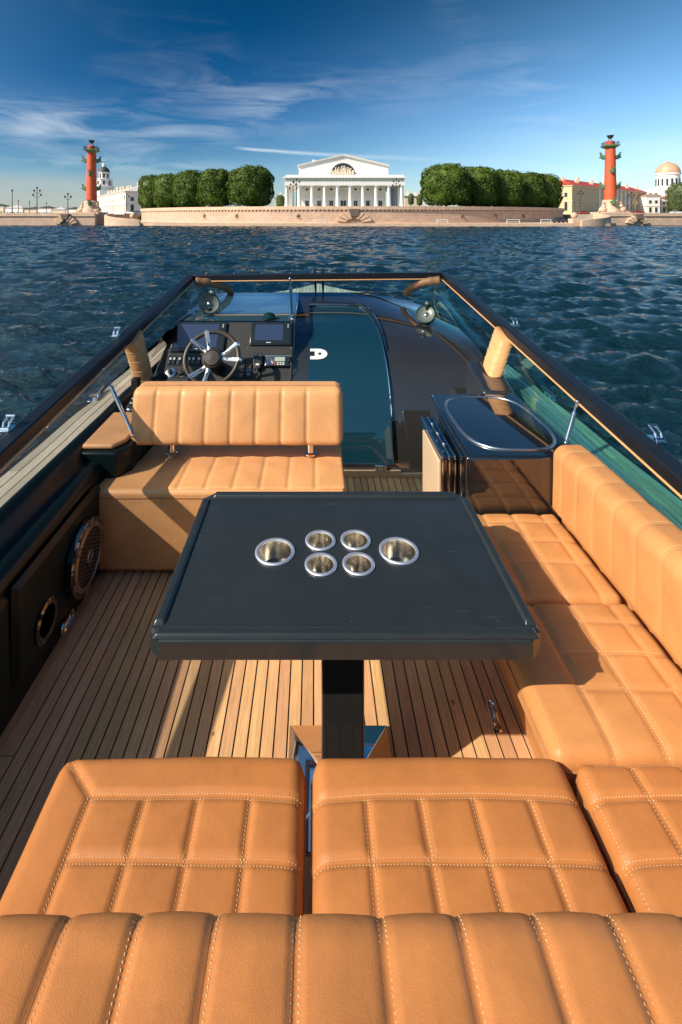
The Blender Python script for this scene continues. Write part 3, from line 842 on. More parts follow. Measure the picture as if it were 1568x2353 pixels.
# leather-wrapped side posts with stitched ribs
def post(xt, yt_, xb, yb, hb, wy, tx):
    ht = rail_h(yt_) + 0.02; n = 30; vs = []
    for i in range(n + 1):
        t = i / n
        c = Vector((xt + (xb - xt) * t, yt_ + (yb - yt_) * t, zH(ht + (hb - ht) * t)))
        bulge = 1 + 0.035 * abs(math.sin(t * math.pi * 5))
        w = wy * (1.0 - 0.10 * t) * bulge; d = tx * bulge
        for k in range(16):
            a = 2 * math.pi * k / 16
            ca, sa = math.cos(a), math.sin(a)
            e = lambda q: math.copysign(abs(q) ** 0.6, q)
            vs.append(c + Vector((d * e(ca), w * e(sa), 0.03 * e(sa))))
    m = MB(); m.add(vs, [(i * 16 + k, i * 16 + (k + 1) % 16, (i + 1) * 16 + (k + 1) % 16, (i + 1) * 16 + k) for i in range(n) for k in range(16)] + [tuple(range(15, -1, -1)), tuple(n * 16 + k for k in range(16))])
    o = obj('side_post', m, 'leather', ws, angle=180)
    for j in range(1, 5):
        t = j / 5; c = Vector((xt + (xb - xt) * t, yt_ + (yb - yt_) * t, zH(ht + (hb - ht) * t)))
        pts = []
        for k in range(24):
            a = 2 * math.pi * k / 24; e = lambda q: math.copysign(abs(q) ** 0.6, q)
            pts.append(c + Vector(((tx + 0.002) * e(math.cos(a)), (wy * (1 - 0.1 * t) + 0.002) * e(math.sin(a)), 0.03 * e(math.sin(a)))))
        q = MB(); q.tube(pts, 0.0022, n=5, closed=True); obj('seam_cord', q, 'thread', o)
    return o
post(-1.245, 3.33, -1.185, 3.40, 1.175, 0.075, 0.050)
post(1.335, 3.40, 1.205, 3.28, 1.045, 0.080, 0.050)
# chrome toggle fasteners on the frame
for xx, yy in ((-1.325, 2.10), (-1.312, 3.22), (1.415, 3.42), (1.425, 2.02)):
    z = zH(rail_h(yy)) + 0.022; m = MB()
    m.box(xx - 0.022, xx + 0.022, yy - 0.035, yy + 0.035, z, z + 0.008)
    for dx in (-0.012, 0.012): m.tube([(xx + dx, yy - 0.018, z + 0.006), (xx + dx, yy - 0.01, z + 0.035), (xx + dx, yy + 0.02, z + 0.052)], 0.0055, n=8)
    m.cyl((xx - 0.020, yy + 0.02, z + 0.052), (xx + 0.020, yy + 0.02, z + 0.052), 0.007)
    m.cyl((xx - 0.018, yy - 0.018, z + 0.010), (xx + 0.018, yy - 0.018, z + 0.010), 0.010)
    obj('toggle_fastener', m, 'chrome', ws, bevel=0.001)
# press studs for the cover along the front rail, and screws in the side rails
for t in np.linspace(0.06, 0.94, 9):
    x_ = -1.27 + 2.63 * t; y_ = 4.975 + 0.11 * t; z = zH(rail_h(y_)) + 0.0275
    m = MB(); m.lathe([(0.009, 0.0), (0.009, 0.004), (0.005, 0.009), (0.0, 0.010)], (x_, y_, z), (0, 0, 1), 12); obj('press_stud', m, 'chrome', ws)
# wipers hanging over the front pane
for xw in (0.005, 0.085):
    m = MB(); m.tube([(xw, 5.02, zH(0.59)), (xw + 0.004, 5.07, zH(0.64)), (xw + 0.010, 5.17, zH(0.74)), (xw + 0.014, 5.262, zH(0.832))], [0.014, 0.012, 0.014, 0.009], n=8)
    m.cyl((xw, 5.02, zH(0.60)), (xw, 5.01, zH(0.555)), 0.012)
    obj('wiper', m, 'black_plastic', ws)

# gas struts
def strut(a, b, label, r=0.011):
    a = Vector(a); b = Vector(b); m = MB(); d = b - a
    m.cyl(a + d * 0.06, a + d * 0.72, r, n=14).cyl(a + d * 0.70, a + d * 0.98, r * 0.5, n=10).cyl(a, a + d * 0.07, r * 0.6, n=10)
    m.sphere(a, r * 0.95, 10, 6).sphere(b, r * 0.9, 10, 6).cyl(a + d * 0.70, a + d * 0.725, r * 1.08, n=14)
    return tag(obj('gas_strut', m, 'steel'), label, 'strut', 'gas struts of the windscreen')
strut((-0.992, 2.66, zH(1.205)), (-1.232, 2.83, zH(0.895)), 'chrome gas strut leaning from the padded armrest to the port frame')
strut((1.225, 2.36, zH(1.105)), (1.325, 2.44, zH(0.935)), 'short chrome gas strut between wet bar and starboard windscreen frame')
strut((-0.178, 3.99, zH(0.853)), (-0.245, 4.93, zH(0.640)), 'pale gas strut rising from the dashboard to the front windscreen frame', 0.016)

# ------------------------------------------------------------------ helm console and instruments
con = thing('helm_console', 'black helm console with sloping instrument face to port of the door', 'console', (-0.65, 4.2, FLOOR))
poly = [(3.60, 1.24), (3.95, 0.868), (5.235, 0.835), (5.235, 1.2), (3.72, 1.80), (3.64, 1.80)]
m = MB(); n = len(poly)
def xl(h): return -1.125 - 0.10 * max(0, min(1, (h - 0.86) / 0.4))
vs = [(xl(h), y, zH(h) + (0.0005 if h > 1.7 else 0)) for y, h in poly] + [(-0.155, y, zH(h) + (0.0005 if h > 1.7 else 0)) for y, h in poly]
m.add(vs, [tuple(range(n)), tuple(range(2 * n - 1, n - 1, -1))] + [(i, n + i, n + (i + 1) % n, (i + 1) % n) for i in range(n)])
obj('console_body', m, 'gelcoat', con, bevel=0.012, seg=3)
# thin sheet on the dashboard top; reflected sky put into its blue tint
m = MB(); m.add([(-1.10, 3.985, zH(0.866) + 0.003), (-0.175, 3.985, zH(0.866) + 0.003), (-0.175, 5.225, zH(0.835) + 0.003), (-0.93, 5.225, zH(0.835) + 0.003), (-1.10, 4.95, zH(0.842) + 0.003)], [(0, 1, 2, 3, 4)]); obj('dash_top', m, 'dash_sky_sheen', con)
FD = Vector((0, -0.6784, -0.7346)); FNm = Vector((0, -0.7346, 0.6784)); F0 = Vector((0, 3.95, zH(0.861)))
def Fp(x, t, n_): 
    p = F0 + FD * t + FNm * n_; return (x, p.y, p.z)
def fbox(mb, x0, x1, t0, t1, n0, n1): return mb.hexa([Fp(x0, t1, n0), Fp(x1, t1, n0), Fp(x1, t0, n0), Fp(x0, t0, n0), Fp(x0, t1, n1), Fp(x1, t1, n1), Fp(x1, t0, n1), Fp(x0, t0, n1)])
# matte fascia skin
m = MB(); fbox(m, -1.13, -0.168, 0.012, 0.512, 0.0, 0.004); obj('fascia', m, 'black_vinyl', con, bevel=0.002)

for x_, t_ in ((-1.118, 0.296), (-0.690, 0.290), (-0.180, 0.240), (-0.520, 0.240), (-1.118, 0.500), (-0.178, 0.500)):
    m = MB(); m.cyl(Fp(x_, t_, 0.004), Fp(x_, t_, 0.0062), 0.0042, n=10); obj('screw', m, 'steel_satin', con)
def display(x0, x1, t0, t1, sx0, sx1, st0, st1, label):
    d = thing('marine_display', label, 'display', Fp((x0 + x1) / 2, t1, 0.004), 'chart displays on the console')
    m = MB(); fbox(m, x0, x1, t0, t1, 0.0045, 0.024); fr = obj('housing', m, 'bezel', d, bevel=0.006)
    m = MB(); fbox(m, x0 + 0.014, x1 - 0.014, t0 + 0.012, t1 - 0.012, 0.0245, 0.026); obj('glass', m, 'bezel', d)
    m = MB(); fbox(m, sx0, sx1, st0, st1, 0.0262, 0.0275); obj('screen', m, 'screen', d)
    for k in range(2):
        m = MB(); m.cyl(Fp(x1 - 0.028, t0 + 0.030 + 0.018 * k, 0.026), Fp(x1 - 0.028, t0 + 0.030 + 0.018 * k, 0.029), 0.005, n=10); obj('button', m, 'key_white', d)
    m = MB(); fbox(m, (sx0 + sx1) / 2 - 0.018, (sx0 + sx1) / 2 + 0.018, t1 - 0.022, t1 - 0.016, 0.0262, 0.027); obj('name_badge', m, 'key_white', d)
    return d
display(-1.118, -0.700, 0.018, 0.276, -1.085, -0.760, 0.042, 0.245, 'larger dark chart display behind the steering wheel')
display(-0.506, -0.180, 0.018, 0.222, -0.467, -0.247, 0.044, 0.184, 'smaller chart display on the right of the console, blue screen')

# switch row, ignition and knobs
m = MB(); fbox(m, -1.122, -0.860, 0.308, 0.384, 0.0042, 0.010); swp = obj('switch_panel', m, 'black_plastic', con, bevel=0.003)
for xk in (-1.099, -1.070, -1.028, -0.954, -0.922, -0.880):
    m = MB(); fbox(m, xk - 0.012, xk + 0.012, 0.315, 0.376, 0.0102, 0.018); sw = obj('rocker_switch', m, 'bezel', swp, bevel=0.003)
    m = MB(); fbox(m, xk - 0.0085, xk + 0.0085, 0.325, 0.343, 0.0182, 0.0195); obj('lamp', m, 'key_white', swp)
m = MB(); c = Vector(Fp(-1.077, 0.442, 0.004)); m.lathe([(0.040, 0), (0.040, 0.006), (0.030, 0.010), (0.022, 0.010)], c, FNm, 24, caps=False); m.lathe([(0.021, 0.006), (0.021, 0.024), (0.0, 0.026)], c, FNm, 20)
obj('ignition_ring', m, 'steel_satin', con)
m = MB(); m.lathe([(0.018, 0.02), (0.016, 0.042), (0.0, 0.044)], c, FNm, 16); obj('ignition_knob', m, 'black_plastic', con)
m = MB(); c = Vector(Fp(-0.998, 0.446, 0.004)); fbox(m, -1.038, -0.958, 0.410, 0.484, 0.0042, 0.008); m.lathe([(0.022, 0.006), (0.018, 0.026), (0.0, 0.027)], c, FNm, 18)
obj('selector_switch', m, 'black_plastic', con, bevel=0.002)
m = MB()
for k in range(7):
    a = math.radians(200 + 140 * k / 6 + 100); q = c + Vector((1, 0, 0)) * (0.030 * math.cos(a)) + FD * (0.030 * math.sin(a)); m.cyl(q + FNm * 0.006, q + FNm * 0.0092, 0.0028, n=8)
obj('scale_marks', m, 'key_white', con)
for x0_ in (-0.572, -0.518):
    m = MB(); fbox(m, x0_ + 0.003, x0_ + 0.050, 0.322, 0.480, 0.0042, 0.014); cv = obj('trim_tab_cover', m, 'bezel', con, bevel=0.003)
    m = MB(); fbox(m, x0_ + 0.010, x0_ + 0.043, 0.335, 0.410, 0.0142, 0.0175); obj('flap', m, 'black_vinyl', cv, bevel=0.002)
    m = MB(); fbox(m, x0_ + 0.016, x0_ + 0.038, 0.455, 0.459, 0.0142, 0.015); obj('mark', m, 'key_white', cv)

# radio with its handset
rad = thing('marine_radio', 'grey marine radio with small screen at the right of the console', 'radio', Fp(-0.272, 0.402, 0.004))
m = MB(); fbox(m, -0.376, -0.168, 0.312, 0.402, 0.0042, 0.030); body = obj('radio_body', m, 'bezel', rad, bevel=0.010, seg=3)
m = MB(); fbox(m, -0.372, -0.172, 0.315, 0.323, 0.0302, 0.033); obj('top_rim', m, 'steel_satin', rad, bevel=0.001)
for k in range(6):
    m = MB(); xx = -0.366 + 0.0105 * k; fbox(m, xx, xx + 0.005, 0.326, 0.394, 0.0302, 0.034); obj('speaker_rib', m, 'steel_satin', rad, bevel=0.001)
m = MB(); fbox(m, -0.300, -0.222, 0.328, 0.362, 0.0302, 0.032); obj('screen', m, 'lcd', rad)
for r_ in range(2):
    for k in range(4):
        m = MB(); xx = -0.302 + 0.021 * k; tt = 0.370 + 0.013 * r_; fbox(m, xx, xx + 0.015, tt, tt + 0.009, 0.0302, 0.034); obj('key', m, 'key_red' if k == 0 else 'key_white', rad, bevel=0.001)
for tt in (0.336, 0.362):
    m = MB(); c = Vector(Fp(-0.192, tt, 0.030)); m.lathe([(0.012, 0), (0.010, 0.016), (0, 0.016)], c, FNm, 14); obj('knob', m, 'black_plastic', rad)
mic = thing('handset_microphone', 'black handset microphone hanging on the console beside the radio', 'microphone', Fp(-0.425, 0.43, 0.004))
m = MB(); pl = [(-0.036, -0.062), (-0.030, -0.070), (0.030, -0.070), (0.036, -0.062), (0.036, 0.005), (0.024, 0.046), (0.014, 0.058), (-0.014, 0.058), (-0.024, 0.046), (-0.036, 0.005)]
m.prism([(x, -t) for x, t in pl][::-1], 0.0045, 0.042, fn=lambda x, y, z: Fp(-0.427 + x, 0.370 - y, z)); obj('handset', m, 'black_plastic', mic, bevel=0.006, seg=3)
for dx in (-0.018, 0.016):
    m = MB(); m.cyl(Fp(-0.427 + dx, 0.318, 0.042), Fp(-0.427 + dx, 0.318, 0.0445), 0.004, n=8); obj('screw', m, 'steel_satin', mic)
m = MB(); fbox(m, -0.440, -0.414, 0.385, 0.400, 0.0422, 0.0435); obj('badge', m, 'key_white', mic)
m = MB(); m.tube([Fp(-0.427, 0.428, 0.03), Fp(-0.425, 0.46, 0.028), Fp(-0.422, 0.50, 0.02), Fp(-0.420, 0.515, 0.016)], 0.006, n=8); obj('cable', m, 'rubber', mic)
m = MB(); m.tube([Fp(-0.178, 0.370, 0.035), Fp(-0.170, 0.40, 0.045), Fp(-0.172, 0.45, 0.03), Fp(-0.180, 0.515, 0.012)], 0.004, n=8); obj('power_lead', m, 'rubber', rad)

# compass and the two round dash speakers
m = MB(); c = Vector((-0.375, 4.06, zH(0.858))); m.lathe([(0.070, 0.0), (0.072, 0.012), (0.055, 0.020), (0.050, 0.028), (0.030, 0.044), (0.0, 0.050)], c, (0, 0, 1), 28)
tag(obj('compass', m, 'dark_lens'), 'low black dome compass on top of the dashboard', 'compass')
def dash_speaker(c, aim, label):
    t = thing('dash_speaker', label, 'speaker', c, 'round speakers on the dashboard')
    c = Vector(c); aim = Vector(aim).normalized(); h = c + Vector((0, 0, 0.092))
    m = MB(); m.lathe([(0.052, 0.0), (0.050, 0.012), (0.030, 0.03), (0.028, 0.06)], c, (0, 0, 1), 20); obj('foot', m, 'dark_lens', t)
    m = MB(); m.lathe([(0.0, -0.075), (0.045, -0.068), (0.075, -0.045), (0.088, -0.012), (0.092, 0.016), (0.090, 0.026), (0.080, 0.028)], h, aim, 28, caps=False); obj('shell', m, 'dark_lens', t)
    m = MB(); m.lathe([(0.082, 0.024), (0.060, 0.012), (0.034, 0.004), (0.022, 0.006)], h, aim, 28, caps=False); obj('cone', m, 'speaker_cone', t)
    m = MB(); m.lathe([(0.020, 0.004), (0.016, 0.012), (0.008, 0.017), (0.0, 0.018)], h, aim, 18); obj('dust_cap', m, 'steel_satin', t)
    k = h + Vector((0.02, 0.03, 0.092))
    m = MB(); m.sphere(k, 0.034, 16, 10).cyl(h + Vector((0.02, 0.03, 0.04)), k, 0.018); obj('top_light', m, 'dark_lens', t)
    m = MB(); m.lathe([(0.018, 0.028), (0.012, 0.034), (0.0, 0.035)], k, aim, 12); obj('lens', m, 'speaker_cone', t)
    return t
dash_speaker((-0.905, 4.18, zH(0.853)), (0.35, -1, 0.25), 'dark green round dash speaker on the left, above the steering wheel')
dash_speaker((1.02, 4.42, zH(0.94 + crown(1.02, 4.42)) - 0.006), (-0.30, -0.75, 0.60), 'dark green round dash speaker on the right of the cabin door')

# steering wheel
WC = Vector((-0.728, 3.45, zH(1.012))); WN = Vector((0, -0.848, 0.530)); WU = Vector((0, 0.530, 0.848)); WX = Vector((1, 0, 0))
sw = thing('steering_wheel', 'leather rimmed steering wheel with three pairs of chrome spokes', 'wheel', WC)
Rw = 0.190
m = MB(); m.tube([WC + WX * (Rw * math.cos(a)) + WU * (Rw * math.sin(a)) for a in np.linspace(0, 2 * math.pi, 61)[:-1]], 0.0165, n=12, closed=True); obj('rim', m, 'wheel_leather', sw, angle=180)
m = MB(); m.lathe([(0.058, -0.055), (0.072, -0.045), (0.075, -0.02), (0.066, -0.006), (0.060, -0.004)], WC, WN, 36, caps=False); m.lathe([(0.057, -0.008), (0.052, 0.004), (0.0, 0.008)], WC, WN, 36); obj('hub', m, 'wheel_leather', sw, angle=50)
for ang in (124, 12, -118):
    for da in (-17, 17):
        a1 = math.radians(ang + da * 0.55); a2 = math.radians(ang + da)
        p0 = WC + (WX * math.cos(a1) + WU * math.sin(a1)) * 0.066 - WN * 0.022
        p1 = WC + (WX * math.cos((a1 + a2) / 2) + WU * math.sin((a1 + a2) / 2)) * 0.098 - WN * 0.028
        p2 = WC + (WX * math.cos(a2) + WU * math.sin(a2)) * (Rw + 0.003) + WN * 0.003
        p3 = WC + (WX * math.cos(a2) + WU * math.sin(a2)) * (Rw + 0.021) - WN * 0.006
        mid = p1.lerp(p2, 0.75) + WN * 0.012
        m = MB(); m.tube([p0, p1, p1.lerp(mid, 0.5), mid, p2 + WN * 0.017, p3], [0.016, 0.014, 0.015, 0.017, 0.018, 0.013], n=8, flat=0.45, up=WN)
        spk = obj('spoke', m, 'spoke_metal', sw, angle=50)
        m = MB(); q0 = p1 + WN * 0.004; q1 = p1.lerp(mid, 0.75) + WN * 0.004; m.tube([q0, q1], 0.0065, n=6, flat=0.5, up=WN); obj('insert', m, 'black_plastic', spk)
m = MB(); m.cyl(WC - WN * 0.04, WC - WN * 0.245, 0.038, 0.055, 20); obj('column', m, 'black_plastic', sw)

# armrest box with padded lid, throttle lever
ar = thing('armrest_box', 'black side box with a leather padded lid beside the helm bench', 'armrest', (-1.1, 2.78, zH(1.36)))
pl = [(-1.26, 2.52), (-1.03, 2.52), (-0.975, 2.60), (-0.975, 3.02), (-1.085, 3.22), (-1.26, 3.22)]
m = MB(); m.prism(pl, zH(1.37), zH(1.232)); obj('box', m, 'liner', ar, bevel=0.012, seg=3)
pl = [(-1.222, 2.55), (-1.06, 2.55), (-1.012, 2.625), (-1.012, 2.98), (-1.232, 2.98)]
m = MB(); m.prism(pl, zH(1.2315), zH(1.205)); obj('pad', m, 'leather', ar, bevel=0.012, seg=4)
th = thing('throttle_lever', 'black throttle lever with keypad beside the helm bench', 'throttle', (-1.13, 3.08, zH(1.232)))
m = MB(); m.box(-1.175, -1.095, 3.02, 3.14, zH(1.2315), zH(1.20)); obj('base_plate', m, 'steel_satin', th, bevel=0.012)
m = MB(); m.hexa([(-1.17, 3.0, zH(1.2)), (-1.10, 3.0, zH(1.2)), (-1.105, 3.12, zH(1.2)), (-1.165, 3.12, zH(1.2)), (-1.163, 3.02, zH(1.185)), (-1.107, 3.02, zH(1.185)), (-1.112, 3.10, zH(1.145)), (-1.158, 3.10, zH(1.145))]); kb = obj('housing', m, 'black_plastic', th, bevel=0.008)
for i in range(2):
    for j in range(2):
        m = MB(); x_ = -1.154 + 0.026 * i; y_ = 3.035 + 0.030 * j; z_ = zH(1.180) + 0.015 * j * 1.1
        m.box(x_, x_ + 0.016, y_, y_ + 0.016, z_ + 0.001, z_ + 0.008); obj('key', m, 'key_white', th, bevel=0.002)
m = MB(); m.tube([(-1.135, 3.08, zH(1.15)), (-1.135, 3.085, zH(1.09)), (-1.135, 3.09, zH(1.06))], 0.016, n=10); m.box(-1.158, -1.112, 3.065, 3.115, zH(1.10), zH(1.035)); obj('lever', m, 'black_plastic', th, bevel=0.010, seg=3)
for k, (px_, py_) in enumerate(((-1.19, 3.42), (-1.09, 3.44))):
    m = MB(); m.sphere((px_, py_, zH(1.155)), 0.05, 14, 8, (1.0, 1.5, 0.65)); m.cyl((px_, py_, zH(1.30)), (px_, py_, zH(1.15)), 0.03)
    tag(obj('black_fairlead', m, 'black_plastic'), ['rounded black knob at the foot of the port side post', 'rounded black knob between the side post and helm console'][k], 'fitting')

# ------------------------------------------------------------------ helm bench
hb = thing('helm_bench', 'tan leather helm bench with channelled backrest on two posts', 'bench', (-0.47, 2.74, FLOOR))
pl = [(-1.108, 2.405), (0.155, 2.405), (0.155, 3.02), (-0.96, 3.02), (-0.985, 2.72), (-1.095, 2.60)]
def tap(x, y, z):
    f = (zH(1.366) - z) / 0.39
    return (x + (0.02 * f if x < -1 else 0), y + (0.012 * f if y < 2.5 else 0), z)
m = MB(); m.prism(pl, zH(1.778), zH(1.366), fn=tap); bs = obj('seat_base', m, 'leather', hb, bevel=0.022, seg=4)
m = MB()
for xx in (-0.86, 0.02):
    m.box(xx, xx + 0.06, 2.50, 2.56, FLOOR + 0.001, zH(1.775)).box(xx, xx + 0.06, 2.9, 2.96, FLOOR + 0.001, zH(1.775))
obj('bench_feet', m, 'steel_satin', hb)
# thin welt along the front edge of the base
m = MB(); m.tube([(-1.08, 2.4042, zH(1.402)), (0.14, 2.4042, zH(1.402))], 0.002, n=5); obj('front_seam', m, 'thread_dark', hb)
sx = [-0.685 + 0.1385 * k for k in range(0, 7)]
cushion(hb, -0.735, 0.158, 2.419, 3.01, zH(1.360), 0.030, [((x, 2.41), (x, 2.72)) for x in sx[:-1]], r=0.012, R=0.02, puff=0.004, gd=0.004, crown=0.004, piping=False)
# backrest: plan x = across, y = height; leans back a little
def bk(x, y, z):
    return x, 2.745 - (z + 0.055) + 0.26 * (y - 0.14), zH(1.268) + y
bx0, bx1 = -1.022, 0.160
bsm = [-0.885 + 0.1405 * k for k in range(7)]
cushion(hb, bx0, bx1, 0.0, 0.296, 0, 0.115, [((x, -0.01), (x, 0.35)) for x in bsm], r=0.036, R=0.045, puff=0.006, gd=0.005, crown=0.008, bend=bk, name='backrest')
# rear skin of the backrest
m = MB(); V = [bk(np.array(x), np.array(y), np.array(-0.108)) for x, y in ((bx0 + .01, .01), (bx1 - .01, .01), (bx1 - .01, .286), (bx0 + .01, .286))]
m.add([tuple(float(q) for q in v) for v in V], [(0, 1, 2, 3)]); obj('back_panel', m, 'leather', hb)
for xp in (-0.806, -0.020):
    m = MB(); m.cyl((xp, 2.745, zH(1.372)), (xp, 2.762, zH(1.22)), 0.021, n=18); m.lathe([(0.034, 0.0), (0.034, 0.008), (0.022, 0.012)], (xp, 2.745, zH(1.349)), (0, 0, 1), 20); obj('post', m, 'steel', hb)

# ------------------------------------------------------------------ table
tb = thing('cockpit_table', 'black gloss cockpit table with raised rim and steel cup holders', 'table', (0.085, 1.60, FLOOR))
TZ = zH(1.128); X0, X1, Y0, Y1 = -0.447, 0.617, 1.288, 1.975
holes = [(-0.131, 1.626, 0.0665), (0.285, 1.630, 0.0665), (0.022, 1.682, 0.0525), (0.1445, 1.684, 0.0525), (0.022, 1.566, 0.0525), (0.144, 1.568, 0.0525)]
def octo(i, c=0.035): return [(X0 + i + c, Y0 + i), (X1 - i - c, Y0 + i), (X1 - i, Y0 + i + c), (X1 - i, Y1 - i - c), (X1 - i - c, Y1 - i), (X0 + i + c, Y1 - i), (X0 + i, Y1 - i - c), (X0 + i, Y0 + i + c)]
bm = bmesh.new(); loops = []
def loop(pts, z):
    vs = [bm.verts.new((x, y, z)) for x, y in pts]
    es = [bm.edges.new((vs[i], vs[(i + 1) % len(vs)])) for i in range(len(vs))]
    return vs, es
vo, eo = loop(octo(0.012), TZ); E_ = list(eo)
for hx, hy, hr in holes:
    _, e = loop([(hx + (hr - .006) * math.cos(a), hy + (hr - .006) * math.sin(a)) for a in np.linspace(0, 2 * math.pi, 37)[:-1]], TZ); E_ += e
bmesh.ops.triangle_fill(bm, edges=E_, use_beauty=True, use_dissolve=False)
for f in bm.faces:
    if f.normal.z < 0: f.normal_flip()
def ring(vs, pts, z):
    ns = [bm.verts.new((x, y, z)) for x, y in pts]
    for i in range(len(vs)): bm.faces.new((vs[i], ns[i], ns[(i + 1) % len(vs)], vs[(i + 1) % len(vs)])[::-1] if False else (ns[i], ns[(i + 1) % len(vs)], vs[(i + 1) % len(vs)], vs[i]))
    return ns
v1 = ring(vo, octo(0.006), TZ - 0.001); v2 = ring(v1, octo(0.001), TZ - 0.006); v3 = ring(v2, octo(0.0), TZ - 0.013); v4 = ring(v3, octo(0.0), TZ - 0.052); v5 = ring(v4, octo(0.006), TZ - 0.058)
bm.faces.new(v5[::-1])
me = bpy.data.meshes.new('table_top'); bm.to_mesh(me); bm.free()
obj('table_top', me, 'table_black', tb, angle=28)
# raised fiddles on the four sides, open at the corners
def fiddle(x0, x1, y0, y1, inward):
    m = MB(); z0 = TZ - 0.002; z1 = TZ + 0.011; q = 0.012
    ix0, ix1, iy0, iy1 = x0, x1, y0, y1
    m.hexa([(x0, y0, z0), (x1, y0, z0), (x1, y1, z0), (x0, y1, z0), (x0 + q, y0 + 0.006, z1), (x1 - q, y0 + 0.006, z1), (x1 - q, y1 - 0.006, z1), (x0 + q, y1 - 0.006, z1)] if inward == 'y' else
           [(x0, y0, z0), (x1, y0, z0), (x1, y1, z0), (x0, y1, z0), (x0 + 0.006, y0 + q, z1), (x1 - 0.006, y0 + q, z1), (x1 - 0.006, y1 - q, z1), (x0 + 0.006, y1 - q, z1)])
    obj('raised_rim', m, 'table_black', tb, bevel=0.004, seg=3)
fiddle(X0 + 0.012, X1 - 0.012, Y0 + 0.002, Y0 + 0.036, 'y')
fiddle(X0 + 0.040, X1 - 0.040, Y1 - 0.040, Y1 - 0.003, 'y')
fiddle(X0 + 0.002, X0 + 0.036, Y0 + 0.045, Y1 - 0.042, 'x')
fiddle(X1 - 0.036, X1 - 0.002, Y0 + 0.045, Y1 - 0.042, 'x')
for hx, hy, hr in holes:
    ri = hr - 0.011; m = MB()
    m.lathe([(ri, 0.0), (ri - 0.001, -0.010), (ri * 0.95, -0.060), (ri * 0.90, -0.068), (0.0, -0.066)], (hx, hy, TZ), (0, 0, 1), 40, caps=False)
    cup = obj('cup_holder', m, 'cup_inside', tb, angle=40)
    m = MB(); m.lathe([(hr - 0.004, 0.0005), (hr, 0.0015), (hr, 0.004), (hr - 0.004, 0.0065), (ri + 0.001, 0.005), (ri, 0.0)], (hx, hy, TZ), (0, 0, 1), 40, caps=False)
    obj('rim', m, 'cup_rim', cup, angle=60)
m = MB(); m.box(0.022, 0.150, 1.44, 1.58, FLOOR + 0.05, TZ - 0.0585); obj('table_leg', m, 'gelcoat_warm', tb, bevel=0.008, seg=3)
m = MB(); m.tube([(0.025, 1.437, zH(1.66)), (0.045, 1.428, zH(1.66)), (0.066, 1.434, zH(1.663))], 0.010, n=10); obj('leg_catch', m, 'steel_satin', tb)
m = MB(); bx, by, z0 = 0.086, 1.535, FLOOR + 0.0012
o4 = [(bx - 0.172, by - 0.172), (bx + 0.172, by - 0.172), (bx + 0.172, by + 0.172), (bx - 0.172, by + 0.172)]
i4 = [(bx - 0.062, by - 0.085), (bx + 0.062, by - 0.085), (bx + 0.062, by - 0.02), (bx - 0.062, by - 0.02)]
vs = [(x, y, z0) for x, y in o4] + [(x, y, z0 + 0.006) for x, y in o4] + [(x, y, z0 + 0.075) for x, y in i4]
m.add(vs, [(3, 2, 1, 0)] + [(i, (i + 1) % 4, 4 + (i + 1) % 4, 4 + i) for i in range(4)] + [(4 + i, 4 + (i + 1) % 4, 8 + (i + 1) % 4, 8 + i) for i in range(4)] + [(8, 9, 10, 11)])
obj('foot_plate', m, 'chrome', tb, bevel=0.004, seg=2)

# ------------------------------------------------------------------ starboard sofa
ss = thing('side_sofa', 'tan leather sofa along the starboard side with stitched seat squares', 'sofa', (0.9, 1.7, FLOOR))
m = MB(); y0, y1 = 1.215, 2.225
m.hexa([(0.735, y0, FLOOR + .001), (1.235, y0, FLOOR + .001), (1.235, y1, FLOOR + .001), (0.735, y1, FLOOR + .001), (0.625, y0, zH(1.432)), (1.235, y0, zH(1.432)), (1.235, y1, zH(1.432)), (0.625, y1, zH(1.432))])
obj('sofa_base', m, 'leather_mid', ss, bevel=0.012, seg=3)
LX = [0.762, 0.895, 1.028]
def side_cushion(ya, yb, cr, **k):
    s = [((x, ya - .01), (x, yb + .01)) for x in LX] + [((LX[0], y), (1.115, y)) for y in cr]
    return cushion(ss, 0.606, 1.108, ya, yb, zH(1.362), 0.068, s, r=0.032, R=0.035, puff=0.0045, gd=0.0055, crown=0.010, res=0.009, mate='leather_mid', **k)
side_cushion(1.722, 2.228, [1.897, 2.020, 2.147], label='forward seat cushion of the side sofa')
side_cushion(1.218, 1.716, [1.387, 1.503, 1.617], label='aft seat cushion of the side sofa', edge_rows=[(0.628, 1.24, 0.628, 1.70)])
